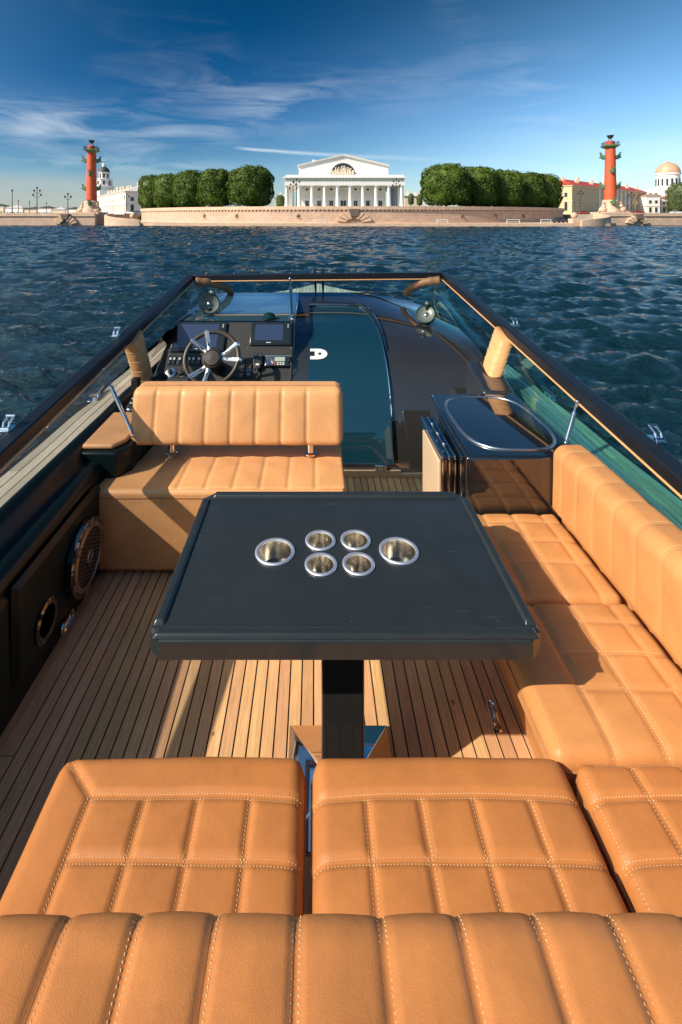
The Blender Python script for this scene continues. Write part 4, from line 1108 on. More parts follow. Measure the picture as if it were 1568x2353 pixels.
# backrest wraps over its top: plan x = along the sofa (world y), plan y = distance along the girth
def sb(x, y, z):
    # girth: up the front face, round the top, across and down the back
    L1, rr, L2 = 0.245, 0.055, 0.055
    X = np.empty_like(y); Z = np.empty_like(y); NX = np.empty_like(y); NZ = np.empty_like(y)
    lean = 0.10
    q1 = y < L1; a = np.clip((y - L1) / rr, 0, math.pi / 2); q2 = (y >= L1) & (y < L1 + rr * math.pi / 2)
    q3 = (y >= L1 + rr * math.pi / 2) & (y < L1 + rr * math.pi / 2 + L2)
    a2 = np.clip((y - L1 - rr * math.pi / 2 - L2) / 0.03, 0, 9)
    xf, zt = 1.098, zH(1.048)
    X = np.where(q1, xf, np.where(q2, xf + rr - rr * np.cos(a), np.where(q3, xf + rr + (y - L1 - rr * math.pi / 2), xf + rr + L2 + 0.03 * np.sin(np.clip(a2, 0, math.pi / 2)))))
    Z = np.where(q1, zt - rr - (L1 - y), np.where(q2, zt - rr + rr * np.sin(a), np.where(q3, zt, zt - 0.03 + 0.03 * np.cos(np.clip(a2, 0, math.pi / 2)) - np.maximum(0, a2 - math.pi / 2) * 0.03)))
    NX = np.where(q1, -1.0, np.where(q2, -np.cos(a), np.where(q3, 0.0, np.sin(np.clip(a2, 0, math.pi / 2)))))
    NZ = np.where(q1, 0.0, np.where(q2, np.sin(a), np.where(q3, 1.0, np.cos(np.clip(a2, 0, math.pi / 2)))))
    return X + NX * z + lean * (Z - zt) * 0.25, x, Z + NZ * z
sy = [2.150 - 0.124 * k for k in range(12)]
cushion(ss, 0.62, 2.232, 0.0, 0.50, 0, 0.02, [((y, 0.0), (y, 0.42)) for y in sy if y > 0.65], r=0.019, R=0.02, puff=0.0022, gd=0.0026, crown=0.004, res=0.010, bend=sb, name='backrest', piping=False, mate='leather_mid')
m = MB(); m.box(1.135, 1.225, 0.62, 2.222, zH(1.44), zH(1.085)); obj('back_core', m, 'leather_mid', ss)

# ------------------------------------------------------------------ aft sofa and sun pad
af = thing('aft_sofa', 'tan leather aft bench with two square stitched cushions and a corner cushion', 'sofa', (0.2, 0.9, FLOOR))
m = MB(); m.box(-0.60, -0.03, 0.62, 1.165, FLOOR + .001, zH(1.452)).box(0.005, 0.61, 0.62, 1.165, FLOOR + .001, zH(1.452)).box(0.65, 1.22, 0.62, 1.17, FLOOR + .001, zH(1.452))
obj('bench_base', m, 'liner', af, bevel=0.01)
CY = [1.126, 1.012, 0.898, 0.784]
lx = [-0.518, -0.390, -0.268, -0.146]
s = [((-0.518, CY[0]), (-0.02, CY[0])), ((-0.518, CY[0]), (-0.612, 1.212))] + [((-0.518, y), (-0.02, y)) for y in CY[1:]] + [((x, 0.62), (x, CY[0])) for x in lx]
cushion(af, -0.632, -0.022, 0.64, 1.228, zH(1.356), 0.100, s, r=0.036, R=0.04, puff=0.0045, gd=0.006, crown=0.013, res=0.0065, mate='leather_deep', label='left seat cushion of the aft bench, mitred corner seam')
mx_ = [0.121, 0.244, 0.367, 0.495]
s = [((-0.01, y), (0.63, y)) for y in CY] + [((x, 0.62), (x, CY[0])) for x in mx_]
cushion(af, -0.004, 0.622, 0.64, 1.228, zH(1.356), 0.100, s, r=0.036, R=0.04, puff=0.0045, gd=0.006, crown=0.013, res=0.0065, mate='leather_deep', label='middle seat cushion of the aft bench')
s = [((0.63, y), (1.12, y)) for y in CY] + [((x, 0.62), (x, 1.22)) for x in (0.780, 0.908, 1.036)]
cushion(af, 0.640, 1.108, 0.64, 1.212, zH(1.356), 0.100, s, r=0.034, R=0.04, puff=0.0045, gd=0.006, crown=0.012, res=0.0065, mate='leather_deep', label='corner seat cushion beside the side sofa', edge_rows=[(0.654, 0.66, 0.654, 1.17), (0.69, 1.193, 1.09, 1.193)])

sp = thing('sun_pad', 'tan leather sun pad with long stitched channels in the foreground', 'sun pad', (0.05, 0.2, zH(1.45)))
sxs = [-0.838, -0.722, -0.606, -0.490, -0.374, -0.264, -0.150, -0.026, 0.101, 0.217, 0.332, 0.446, 0.562, 0.678, 0.794, 0.910]
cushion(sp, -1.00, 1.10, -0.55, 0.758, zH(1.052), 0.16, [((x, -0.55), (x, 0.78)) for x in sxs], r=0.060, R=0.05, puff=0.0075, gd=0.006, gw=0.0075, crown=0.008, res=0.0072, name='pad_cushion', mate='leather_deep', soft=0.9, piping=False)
m = MB(); m.box(-0.98, 1.08, -0.55, 0.70, FLOOR + .001, zH(1.20)); obj('pad_base', m, 'liner', sp, bevel=0.01)

# ------------------------------------------------------------------ wet bar
wb = thing('wet_bar', 'black gloss wet bar with oval steel-ringed lid at the end of the side sofa', 'cabinet', (1.0, 2.6, FLOOR))
WT = zH(1.113)
pl = [(0.705, 2.236), (1.255, 2.236), (1.262, 3.03), (0.722, 3.03)]
m = MB(); m.prism(pl, FLOOR + .001, WT); obj('cabinet', m, 'gelcoat', wb, bevel=0.014, seg=3)
def lid_ring(inset):
    # D-like outline of the lid: round forward end, rounded corners aft
    pts = []
    cx_, cy_ = 0.985, 2.635; hx, hy = 0.232 - inset, 0.335 - inset
    for a in np.linspace(0, 2 * math.pi, 73)[:-1]:
        c, s_ = math.cos(a), math.sin(a); e = 0.62
        pts.append((cx_ + hx * math.copysign(abs(c) ** e, c), cy_ + hy * math.copysign(abs(s_) ** e, s_)))
    return pts
m = MB(); m.prism(lid_ring(0.006), WT + 0.0004, WT + 0.004); obj('lid', m, 'gelcoat', wb, bevel=0.0015)
m = MB(); m.tube([(x, y, WT + 0.003) for x, y in lid_ring(0.0)], 0.0075, n=8, closed=True); obj('lid_ring', m, 'steel_satin', wb, angle=180)
# fridge let into the inboard face
m = MB(); m.box(0.640, 0.702, 2.40, 2.86, FLOOR + 0.08, zH(1.195)); fr = obj('refrigerator', m, 'gelcoat', wb, bevel=0.004); fr['label'] = 'small fridge with chrome frame and cream front'
m = MB(); m.box(0.626, 0.640, 2.44, 2.80, FLOOR + 0.10, zH(1.235)); obj('door_panel', m, 'cream', fr, bevel=0.004)
m = MB()
for xx in (0.628, 0.662, 0.690): m.box(xx, xx + 0.010, 2.385, 2.86, zH(1.197), zH(1.182)).box(xx, xx + 0.010, 2.385, 2.399, FLOOR + 0.08, zH(1.197))
obj('chrome_frame', m, 'chrome', fr, bevel=0.002)
for yy in (2.5, 2.62, 2.74):
    m = MB(); m.sphere((0.668, yy, zH(1.178)), 0.010, 10, 6).cyl((0.668, yy, zH(1.19)), (0.668, yy, zH(1.178)), 0.006); obj('hinge_pin', m, 'chrome', fr)
# black shoulder outboard of the bar on which the post stands
m = MB(); m.hexa([(1.06, 3.035, zH(1.45)), (1.27, 3.035, zH(1.45)), (1.27, 3.45, zH(1.45)), (1.08, 3.45, zH(1.45)), (1.06, 3.035, zH(1.10)), (1.262, 3.035, zH(1.11)), (1.30, 3.45, zH(1.035)), (1.08, 3.45, zH(1.03))])
obj('bulkhead_shoulder', m, 'gelcoat_warm', boat, bevel=0.02, seg=3)

# ------------------------------------------------------------------ port side fittings
lsp = thing('side_speaker', 'large round loudspeaker with honeycomb grille on the port cockpit side', 'speaker', (-1.065, 2.225, zH(1.562)))
c = Vector((-1.066, 2.225, zH(1.562)))
m = MB(); m.lathe([(0.150, 0.0), (0.158, 0.006), (0.156, 0.028), (0.146, 0.034), (0.135, 0.030), (0.135, 0.004)], c, (1, 0, 0), 40, caps=False); obj('mount_ring', m, 'gelcoat', lsp)
m = MB(); m.lathe([(0.130, 0.010), (0.090, 0.006), (0.0, 0.004)], c, (1, 0, 0), 30); obj('cone', m, 'caulk', lsp)
m = MB(); m.lathe([(0.137, 0.030), (0.137, 0.036), (0.118, 0.040), (0.116, 0.033)], c, (1, 0, 0), 40, caps=False)
for a in range(6):
    t = math.radians(60 * a + 20)
    for dt in (-0.09, 0.09): m.cyl(c + Vector((0.030, 0.131 * math.cos(t + dt), 0.131 * math.sin(t + dt))), c + Vector((0.043, 0.131 * math.cos(t + dt), 0.131 * math.sin(t + dt))), 0.006, n=8)
    m.box(*[c.x + 0.031, c.x + 0.037], *[c.y + 0.138 * math.cos(t) - 0.018, c.y + 0.138 * math.cos(t) + 0.018], *[c.z + 0.138 * math.sin(t) - 0.018, c.z + 0.138 * math.sin(t) + 0.018])
gr = obj('grille_ring', m, 'bronze_grille', lsp)
m = MB(); a_ = 0.0105; done = set()
for i in range(-9, 10):
    for j in range(-9, 10):
        hx = a_ * 1.5 * i; hy = a_ * math.sqrt(3) * (j + 0.5 * (i % 2))
        if math.hypot(hx, hy) > 0.116: continue
        V6 = [(hx + a_ * math.cos(math.radians(60 * k)), hy + a_ * math.sin(math.radians(60 * k))) for k in range(6)]
        for k in range(3):
            p, q = V6[k], V6[k + 1]
            m.cyl(c + Vector((0.034, p[0], p[1])), c + Vector((0.034, q[0], q[1])), 0.0016, n=4, caps=False)
obj('honeycomb', m, 'bronze_grille', gr)
m = MB(); m.lathe([(0.028, 0.034), (0.028, 0.040), (0.021, 0.042), (0.020, 0.036)], c, (1, 0, 0), 24, caps=False); obj('badge_ring', m, 'steel_satin', lsp)
c = Vector((-1.066, 1.925, zH(1.606)))
m = MB(); m.lathe([(0.078, 0.0), (0.078, 0.008), (0.066, 0.014), (0.054, 0.010), (0.050, -0.02), (0.0, -0.022)], c, (1, 0, 0), 36); tag(obj('round_vent', m, 'gelcoat'), 'plain black round vent on the port cockpit side', 'vent')
m = MB(); cc = Vector((-1.068, 2.085, zH(1.745))); capsule_ring(m, cc + Vector((0.008, 0, 0)), (0, 1, 0.1), (0, -0.1, 1), None, 0.048, 0.020, 0.006)
m.box(cc.x - 0.004, cc.x + 0.006, cc.y - 0.03, cc.y + 0.03, cc.z - 0.014, cc.z + 0.014)
tag(obj('courtesy_light', m, 'chrome'), 'small chrome oval light low on the port cockpit side', 'light')
# ================================================================== WATER AND SHORE
simple('granite_pink', (0.42, 0.30, 0.23), 0.8, var=0.18, vscale=0.7, bump=0.03, bscale=2.0)
simple('granite_warm', (0.62, 0.43, 0.30), 0.8, var=0.16, vscale=0.8, bump=0.03, bscale=2.5)
simple('granite_dark', (0.16, 0.12, 0.095), 0.85, var=0.25, vscale=0.6)
simple('paving', (0.36, 0.30, 0.25), 0.9, var=0.12, vscale=0.3)
simple('grass_ground', (0.09, 0.12, 0.04), 0.9, var=0.3, vscale=0.2)
simple('stucco_white', (0.86, 0.82, 0.79), 0.8, var=0.05, vscale=0.5)
simple('stucco_grey', (0.74, 0.69, 0.61), 0.85, var=0.06, vscale=0.5)
simple('stucco_yellow', (0.66, 0.50, 0.28), 0.85, var=0.08, vscale=0.5)
simple('stucco_cream', (0.74, 0.62, 0.46), 0.85, var=0.07, vscale=0.5)
simple('roof_red', (0.50, 0.060, 0.032), 0.6, var=0.15, vscale=0.5)
simple('roof_pale', (0.62, 0.60, 0.58), 0.5, var=0.1, vscale=0.5)
simple('roof_dark', (0.06, 0.065, 0.06), 0.6)
simple('dome_copper', (0.66, 0.36, 0.22), 0.45, var=0.1, vscale=0.4)
simple('pane_dark', (0.035, 0.04, 0.042), 0.15)
simple('rostral_red', (0.62, 0.095, 0.028), 0.65, var=0.10, vscale=0.5)
simple('verdigris', (0.09, 0.17, 0.08), 0.6, var=0.3, vscale=1.2)
simple('iron_dark', (0.025, 0.032, 0.030), 0.5)
simple('lamp_white', (0.75, 0.75, 0.72), 0.4)
simple('bark', (0.10, 0.075, 0.05), 0.9, var=0.3, vscale=2)
simple('car_red', (0.45, 0.03, 0.025), 0.25, coat=0.6)
simple('car_blue', (0.02, 0.04, 0.07), 0.22, coat=0.6)
simple('car_white', (0.72, 0.72, 0.70), 0.25, coat=0.6)
simple('car_grey', (0.22, 0.24, 0.25), 0.25, coat=0.6)
simple('barrier_paint', (0.70, 0.68, 0.64), 0.5)

def blockwall(name, col, mortar, bw, bh):
    m, nt, out = mat(name)
    tc = N(nt, 'ShaderNodeTexCoord')
    br = N(nt, 'ShaderNodeTexBrick', {'Vector': tc.outputs['UV'], 'Color1': col, 'Color2': [c * 0.82 for c in col], 'Mortar': mortar, 'Scale': 1.0, 'Mortar Size': 0.035, 'Mortar Smooth': 0.2, 'Bias': 0.0, 'Brick Width': bw, 'Row Height': bh})
    nz = N(nt, 'ShaderNodeTexNoise', {'Vector': tc.outputs['Object'], 'Scale': 0.6, 'Detail': 6.0, 'Roughness': 0.65})
    c = MIX(nt, 0.45, br.outputs[0], RAMP(nt, nz.outputs[0], [(0.3, [k * 0.62 for k in col]), (0.7, [k * 1.25 for k in col])]), 'MIX')
    b = N(nt, 'ShaderNodeBump', {'Height': br.outputs['Fac'], 'Strength': 0.8, 'Distance': 0.05}, invert=True)
    p = N(nt, 'ShaderNodeBsdfPrincipled', {'Base Color': c, 'Roughness': 0.85, 'Normal': b.outputs[0]})
    nt.links.new(p.outputs[0], out.inputs[0])
blockwall('granite_blocks', (0.62, 0.43, 0.31), (0.30, 0.21, 0.16), 2.6, 0.62)

def foliage(name, c0, c1):
    m, nt, out = mat(name)
    tc = N(nt, 'ShaderNodeTexCoord'); g = N(nt, 'ShaderNodeNewGeometry')
    nz = N(nt, 'ShaderNodeTexNoise', {'Vector': tc.outputs['Object'], 'Scale': 0.9, 'Detail': 3.0})
    c = MIX(nt, 0.5, RAMP(nt, nz.outputs[0], [(0.3, c0), (0.7, c1)]), RAMP(nt, g.outputs['Random Per Island'], [(0.0, [k * 0.7 for k in c0]), (1.0, [k * 1.25 for k in c1])]))
    d = N(nt, 'ShaderNodeBsdfDiffuse', {'Color': c}); t = N(nt, 'ShaderNodeBsdfTranslucent', {'Color': MIX(nt, 0.5, c, (0.16, 0.22, 0.02))})
    gl = N(nt, 'ShaderNodeBsdfGlossy', {'Color': (0.5, 0.5, 0.5), 'Roughness': 0.45})
    mx = N(nt, 'ShaderNodeMixShader', {0: 0.22, 1: d.outputs[0], 2: t.outputs[0]})
    mx2 = N(nt, 'ShaderNodeMixShader', {0: 0.04, 1: mx.outputs[0], 2: gl.outputs[0]})
    nt.links.new(mx2.outputs[0], out.inputs[0])
foliage('linden_leaves', (0.050, 0.088, 0.011), (0.120, 0.175, 0.024))
foliage('far_leaves', (0.06, 0.085, 0.03), (0.12, 0.15, 0.055))

# water ----------------------------------------------------------
def water_material():
    m, nt, out = mat('river_water')
    tc = N(nt, 'ShaderNodeTexCoord')
    n1 = N(nt, 'ShaderNodeTexNoise', {'Vector': N(nt, 'ShaderNodeMapping', {'Vector': tc.outputs['Object'], 'Scale': (1.0, 2.6, 1)}).outputs[0], 'Scale': 5.0, 'Detail': 6.0, 'Roughness': 0.62, 'Distortion': 0.5})
    n2 = N(nt, 'ShaderNodeTexNoise', {'Vector': N(nt, 'ShaderNodeMapping', {'Vector': tc.outputs['Object'], 'Scale': (1.0, 2.2, 1)}).outputs[0], 'Scale': 0.55, 'Detail': 5.0, 'Roughness': 0.55, 'Distortion': 0.4})
    b2 = N(nt, 'ShaderNodeBump', {'Height': n2.outputs[0], 'Strength': 0.8, 'Distance': 0.5})
    b1 = N(nt, 'ShaderNodeBump', {'Height': n1.outputs[0], 'Strength': 0.8, 'Distance': 0.10, 'Normal': b2.outputs[0]})
    p = N(nt, 'ShaderNodeBsdfPrincipled', {'Base Color': (0.004, 0.024, 0.036), 'Roughness': 0.07, 'IOR': 1.333, 'Specular IOR Level': 0.5, 'Normal': b1.outputs[0]})
    nt.links.new(p.outputs[0], out.inputs[0])
water_material()
def build_water():
    rr = [2.0]
    while rr[-1] < 262: rr.append(rr[-1] + (min(0.0114 * rr[-1], 0.34) if rr[-1] < 134 else 3.2))
    rr = np.array(rr); nr = len(rr)
    fw = math.radians(56)          # fine steps ahead of the boat, coarser ones round the rest
    aa = np.concatenate([np.linspace(-fw, fw, 900, endpoint=False), np.linspace(fw, 2 * math.pi - fw, 260, endpoint=False)]); na = len(aa)
    A, Rr = np.meshgrid(aa, rr, indexing='ij')
    X = Rr * np.sin(A); Y = Rr * np.cos(A) + 1.0
    rng = np.random.default_rng(5)
    Z = np.zeros_like(X)
    cell = np.maximum(np.gradient(rr)[None, :], Rr * np.gradient(np.unwrap(aa))[:, None])
    for k in range(100):
        lam = 0.20 * (2.2 / 0.20) ** rng.random()
        th = rng.normal(math.radians(262), math.radians(24))
        kx, ky = math.cos(th) * 2 * math.pi / lam, math.sin(th) * 2 * math.pi / lam
        amp = 0.0080 * lam ** 0.60
        ph = rng.uniform(0, 6.28) + kx * X + ky * Y + 0.6 * np.sin(X * 0.21 + k) * np.sin(Y * 0.17 + 2 * k)
        fade = np.clip((lam / cell - 2.0) / 1.2, 0, 1)
        s = np.sin(ph)
        Z += amp * fade * (s + 0.25 * np.cos(2 * ph))
    Z = Z * np.clip((260 - Rr) / 60, 0, 1)
    V = np.stack([X, Y, Z], -1).reshape(-1, 3)
    i, j = np.meshgrid(np.arange(na), np.arange(nr - 1), indexing='ij')
    i2 = (i + 1) % na
    F = np.stack([i * nr + j, i * nr + j + 1, i2 * nr + j + 1, i2 * nr + j], -1).reshape(-1, 4)
    # outer ring out to the horizon, inner disc under the boat
    ring = np.stack([3500 * np.sin(aa), 3500 * np.cos(aa) + 1, np.zeros(na)], -1)
    b = len(V); V = np.concatenate([V, ring, [[0, 1, 0.0]]])
    q = np.arange(na); q2 = (q + 1) % na
    F = np.concatenate([F, np.stack([q * nr + nr - 1, b + q, b + q2, q2 * nr + nr - 1], -1)])
    # inner fan round the hull (a quad with a doubled corner each)
    F = np.concatenate([F, np.stack([np.full(na, len(V) - 1), q * nr, q2 * nr, q2 * nr], -1)])
    tri = F[-na:, :3]; F = F[:-na]
    me = np_mesh('water', V, np.concatenate([np.concatenate([F[:, [0, 1, 2]], F[:, [0, 2, 3]]]), tri]))
    o = obj('water', me, 'river_water', None, angle=180, loc=(0, 0, 0)); o['kind'] = 'structure'
build_water()

def SX(px, D): return (px - 722) * D / 1115
def SZ(py, D): return CZ - (py - 495) * D / 1115

# land -------------------------------------------------------------
AC = (13.0, 196.0); AR = 78.0
LAND_Z, TER_Z, LOW_Z = 3.0, 4.72, 0.68
arc = [(AC[0] + AR * math.sin(a), AC[1] - AR * math.cos(a)) for a in np.linspace(math.radians(-74), math.radians(74), 61)]
m = MB(); m.prism([(-900, 131), (-70, 131), (-62, 150), (-62, 176), (90, 176), (92, 150), (98, 131), (900, 131), (2800, 3300), (-2800, 3300)], -2.0, LAND_Z)
g = obj('ground', m, 'paving', None, smooth=False); g['kind'] = 'structure'
m = MB(); m.prism([(x * 0.985 + 0.2, y + 1.2) for x, y in arc] + [(90, 420), (-66, 420)], LAND_Z - 0.5, TER_Z - 0.05)
g = obj('terrace', m, 'grass_ground', None, smooth=False); g['kind'] = 'structure'
# low landing at the water
front = [(-52, 131.2), (-49, 126), (-44.5, 122.5), (-40, 120.5), (-15, 116.2), (9, 114.6), (35, 113.4), (62, 113.0), (70, 114.5), (73.5, 118), (75, 123), (76, 131.2)]
m = MB(); m.prism(front + [(95, 132), (95, 175), (-66, 175), (-66, 132)][0:0] + [(90, 160), (88, 178), (-62, 178), (-64, 160)], -1.5, LOW_Z)
lo = obj('landing_stage', m, 'granite_warm', None, smooth=False); lo['kind'] = 'structure'

def wall_strip(name, pts, z0, z1, mate, parent, th=1.0, uv=True):
    """upright wall along a plan polyline (outer face towards the river) with uv in metres"""
    V, F, U = [], [], []; s = 0.0
    n = len(pts); P = [Vector(p) for p in pts]
    inner = off_poly(pts, th)
    m = MB(); L = [0.0]
    for i in range(1, n): L.append(L[-1] + (P[i] - P[i - 1]).length)
    vs = []
    for i in range(n): vs += [(P[i].x, P[i].y, z0), (P[i].x, P[i].y, z1), (inner[i].x, inner[i].y, z1), (inner[i].x, inner[i].y, z0)]
    fs = []
    for i in range(n - 1):
        a, b = 4 * i, 4 * i + 4
        fs += [(a, b, b + 1, a + 1), (a + 1, b + 1, b + 2, a + 2), (a + 2, b + 2, b + 3, a + 3)]
    fs += [(0, 1, 2, 3), (4 * n - 1, 4 * n - 2, 4 * n - 3, 4 * n - 4)]
    m.add(vs, fs)
    o = obj(name, m, mate, parent, smooth=True, angle=30)
    if uv:
        me = o.data; ul = me.uv_layers.new(name='uv'); co = [0.0] * (2 * len(me.loops))
        for li, lp_ in enumerate(me.loops):
            vi = lp_.vertex_index; co[2 * li] = L[vi // 4]; co[2 * li + 1] = (z0 if vi % 4 in (0, 3) else z1)
        ul.data.foreach_set('uv', co)
    return o

def shift(pts, d): return [tuple(p) for p in off_poly(pts, d)]

ew = thing('embankment_wall', 'curved pink granite embankment wall below the white temple', 'wall', (13, 118, LOW_Z))
wall_strip('masonry', arc, LOW_Z - 0.3, 3.75, 'granite_blocks', ew, 1.2)
wall_strip('dark_course', shift(arc, 0.12), 3.752, 4.02, 'granite_dark', ew, 1.0)
wall_strip('coping', shift(arc, -0.35), 4.022, 4.86, 'granite_warm', ew, 1.3)
wall_strip('plinth', shift(arc, -0.28), LOW_Z + 0.002, LOW_Z + 0.42, 'granite_warm', ew, 0.28)
# dentils under the coping
dn = MB()
for a in np.linspace(math.radians(-72), math.radians(72), 190):
    x, y = AC[0] + (AR + 0.12) * math.sin(a), AC[1] - (AR + 0.12) * math.cos(a)
    q = MB(); q.box(-0.28, 0.28, -0.14, 0.14, 3.76, 4.015); q.xform(T(x, y, 0) @ RZ(math.degrees(a))); dn.add(q.v, q.f)
d_ = obj('dentils', dn, 'granite_warm', ew, smooth=False); d_['kind'] = 'stuff'
for a in (-33, -25, -12.5, 18, 26, 34):
    t = math.radians(a); x, y = AC[0] + (AR + .05) * math.sin(t), AC[1] - (AR + .05) * math.cos(t)
    q = MB(); q.sphere((0, 0, 0), 0.42, 12, 8, (1, .5, 1)); q.tube([(0.34 * math.cos(b), -0.25, -0.30 + 0.34 * math.sin(b)) for b in np.linspace(0, 6.28, 13)[:-1]], 0.07, n=6, closed=True); q.xform(T(x, y, 2.55) @ RZ(a)); obj('mooring_ring', q, 'granite_dark', ew)

def fan_keystone(x, y, z0, h, ang, label, w=1.0):
    t = thing('stone_keystone', label, 'stonework', (x, y, z0), 'stone fans on the embankment')
    M = T(x, y, z0) @ RZ(ang)
    q = MB(); q.hexa([(-0.75 * w, -1.2, h * 0.50), (0.75 * w, -1.2, h * 0.50), (0.75 * w, 0.4, h * 0.50), (-0.75 * w, 0.4, h * 0.50), (-1.25 * w, -1.3, h * 1.0), (1.25 * w, -1.3, h * 1.0), (1.25 * w, 0.4, h * 1.0), (-1.25 * w, 0.4, h * 1.0)]); q.xform(M); obj('keystone', q, 'granite_dark', t, bevel=0.06)
    for s in (-1, 1):
        for k, (a0, a1) in enumerate(((12, 30), (33, 52), (55, 74))):
            r0, r1 = h * 0.36, h * 0.86
            A0, A1 = math.radians(a0), math.radians(a1)
            pl = [(s * r0 * w * math.cos(A0) * 1.5, r0 * math.sin(A0)), (s * r1 * w * math.cos(A0) * 1.4, r1 * math.sin(A0)), (s * r1 * w * math.cos(A1) * 1.4, r1 * math.sin(A1)), (s * r0 * w * math.cos(A1) * 1.5, r0 * math.sin(A1))]
            q = MB(); dp = 0.75 + 0.12 * k
            vs = [(x_, -dp, z_) for x_, z_ in pl] + [(x_, 0.3, z_) for x_, z_ in pl]
            q.add(vs, [(0, 1, 2, 3), (7, 6, 5, 4)] + [(i, 4 + i, 4 + (i + 1) % 4, (i + 1) % 4) for i in range(4)]); q.xform(M); obj('voussoir', q, 'granite_warm', t, bevel=0.05)
    q = MB(); q.lathe([(h * 0.42 * w, 0), (h * 0.42 * w, 0.7), (h * 0.30 * w, 0.75), (h * 0.28 * w, 0.2)], (0, 0.3, 0), (0, -1, 0), 20, u=(1, 0, 0), a0=0.0, a1=-math.pi, sx=1.35); q.xform(M); obj('arch_ring', q, 'granite_warm', t)
fan_keystone(9.7, 117.9, LOW_Z, 3.5, 0, 'large fan of stone blocks with keystone under the white temple', 1.05)

def quay(name, pts, label, top):
    t = thing(name, label, 'wall', (pts[0][0] * .5 + pts[-1][0] * .5, pts[0][1], 0))
    wall_strip('masonry', pts, -1.0, top - 1.05, 'granite_blocks', t, 1.0)
    wall_strip('dark_course', shift(pts, 0.10), top - 1.048, top - 0.86, 'granite_dark', t, 0.9)
    wall_strip('coping', shift(pts, -0.25), top - 0.858, top, 'granite_warm', t, 1.1)
    return t
quay('quay_wall', [(-340, 133), (-74, 128.6), (-58, 128.2)], 'straight stone quay wall at the far left with red column behind', 3.22)
quay('quay_wall', [(77, 130.0), (98, 130.4), (420, 133)], 'straight stone quay wall at the far right with red column behind', 3.22)
fan_keystone(-65.5, 128.3, 0.1, 2.9, 0, 'small stone fan in the left quay wall', 0.9)
fan_keystone(86.5, 130.0, 0.1, 2.9, 0, 'small stone fan in the right quay wall', 0.9)

# ramps with curved parapets and stone balls
def ramp(side, pts, z, label, ball, ball_label):
    t = thing('ramp_parapet', label, 'wall', (pts[0][0], pts[0][1], 0))
    n = len(pts); zs = np.linspace(z[0], z[1], n)
    inner = off_poly(pts, 0.7); m = MB(); vs = []
    for i in range(n): vs += [(pts[i][0], pts[i][1], -0.5), (pts[i][0], pts[i][1], zs[i]), (inner[i].x, inner[i].y, zs[i]), (inner[i].x, inner[i].y, -0.5)]
    fs = []
    for i in range(n - 1):
        a, b = 4 * i, 4 * i + 4; fs += [(a, b, b + 1, a + 1), (a + 1, b + 1, b + 2, a + 2), (a + 2, b + 2, b + 3, a + 3)]
    fs += [(0, 1, 2, 3), (4 * n - 1, 4 * n - 2, 4 * n - 3, 4 * n - 4)]
    m.add(vs, fs); obj('parapet', m, 'granite_warm', t, bevel=0.08)
    b = thing('stone_ball', ball_label, 'stone ball', (ball[0], ball[1], LOW_Z), 'granite balls on pedestals')
    m = MB(); m.box(ball[0] - 1.0, ball[0] + 1.0, ball[1] - 1.0, ball[1] + 1.0, LOW_Z + .002, ball[2]); obj('pedestal', m, 'granite_warm', b, bevel=0.08)
    m = MB(); m.sphere((ball[0], ball[1], ball[2] + 0.72), 0.75, 20, 14); obj('ball', m, 'granite_warm', b)
def arcpts(cx_, cy_, r, a0, a1, n=18): return [(cx_ + r * math.sin(math.radians(a)), cy_ - r * math.cos(math.radians(a))) for a in np.linspace(a0, a1, n)]
ramp(-1, arcpts(-44.5, 130.5, 11.0, -100, 8), (3.2, 1.55), 'curved ramp parapet sweeping down to the water on the left', (-45.5, 121.8, 1.75), 'granite ball on a pedestal at the left ramp')
ramp(1, arcpts(62.5, 124.0, 11.5, -2, 105), (1.55, 3.2), 'curved ramp parapet sweeping down to the water on the right', (61.5, 114.6, 1.85), 'granite ball on a pedestal at the right ramp')

def barrier(x, y, w, label):
    m = MB()
    for xx in np.linspace(x - w / 2, x + w / 2, max(2, int(w / 2) + 1)): m.cyl((xx, y, LOW_Z + .001), (xx, y, LOW_Z + 0.95), 0.07, n=6)
    m.box(x - w / 2, x + w / 2, y - 0.06, y + 0.06, LOW_Z + 0.85, LOW_Z + 1.0).box(x - w / 2, x + w / 2, y - 0.04, y + 0.04, LOW_Z + 0.42, LOW_Z + 0.50)
    tag(obj('pipe_barrier', m, 'barrier_paint'), label, 'barrier', 'pipe barriers on the landing')
for px, D, w, lb in ((390, 122.5, 7.2, 'long low pale barrier nearest the left ramp'), (492, 119.5, 1.9, 'short pipe barrier left of the stone fan, nearer the left ramp'), (600, 117.4, 3.2, 'pipe barrier between the left trees and stone fan'), (735, 116.4, 2.6, 'pipe barrier just left of the large stone fan'),
                     (1017, 115.2, 2.6, 'pipe barrier right of the large stone fan'), (1180, 114.6, 3.0, 'pipe barrier below the right row of trees'), (1255, 114.6, 2.4, 'pipe barrier nearest the right stone ball')):
    barrier(SX(px, D), D, w, lb)

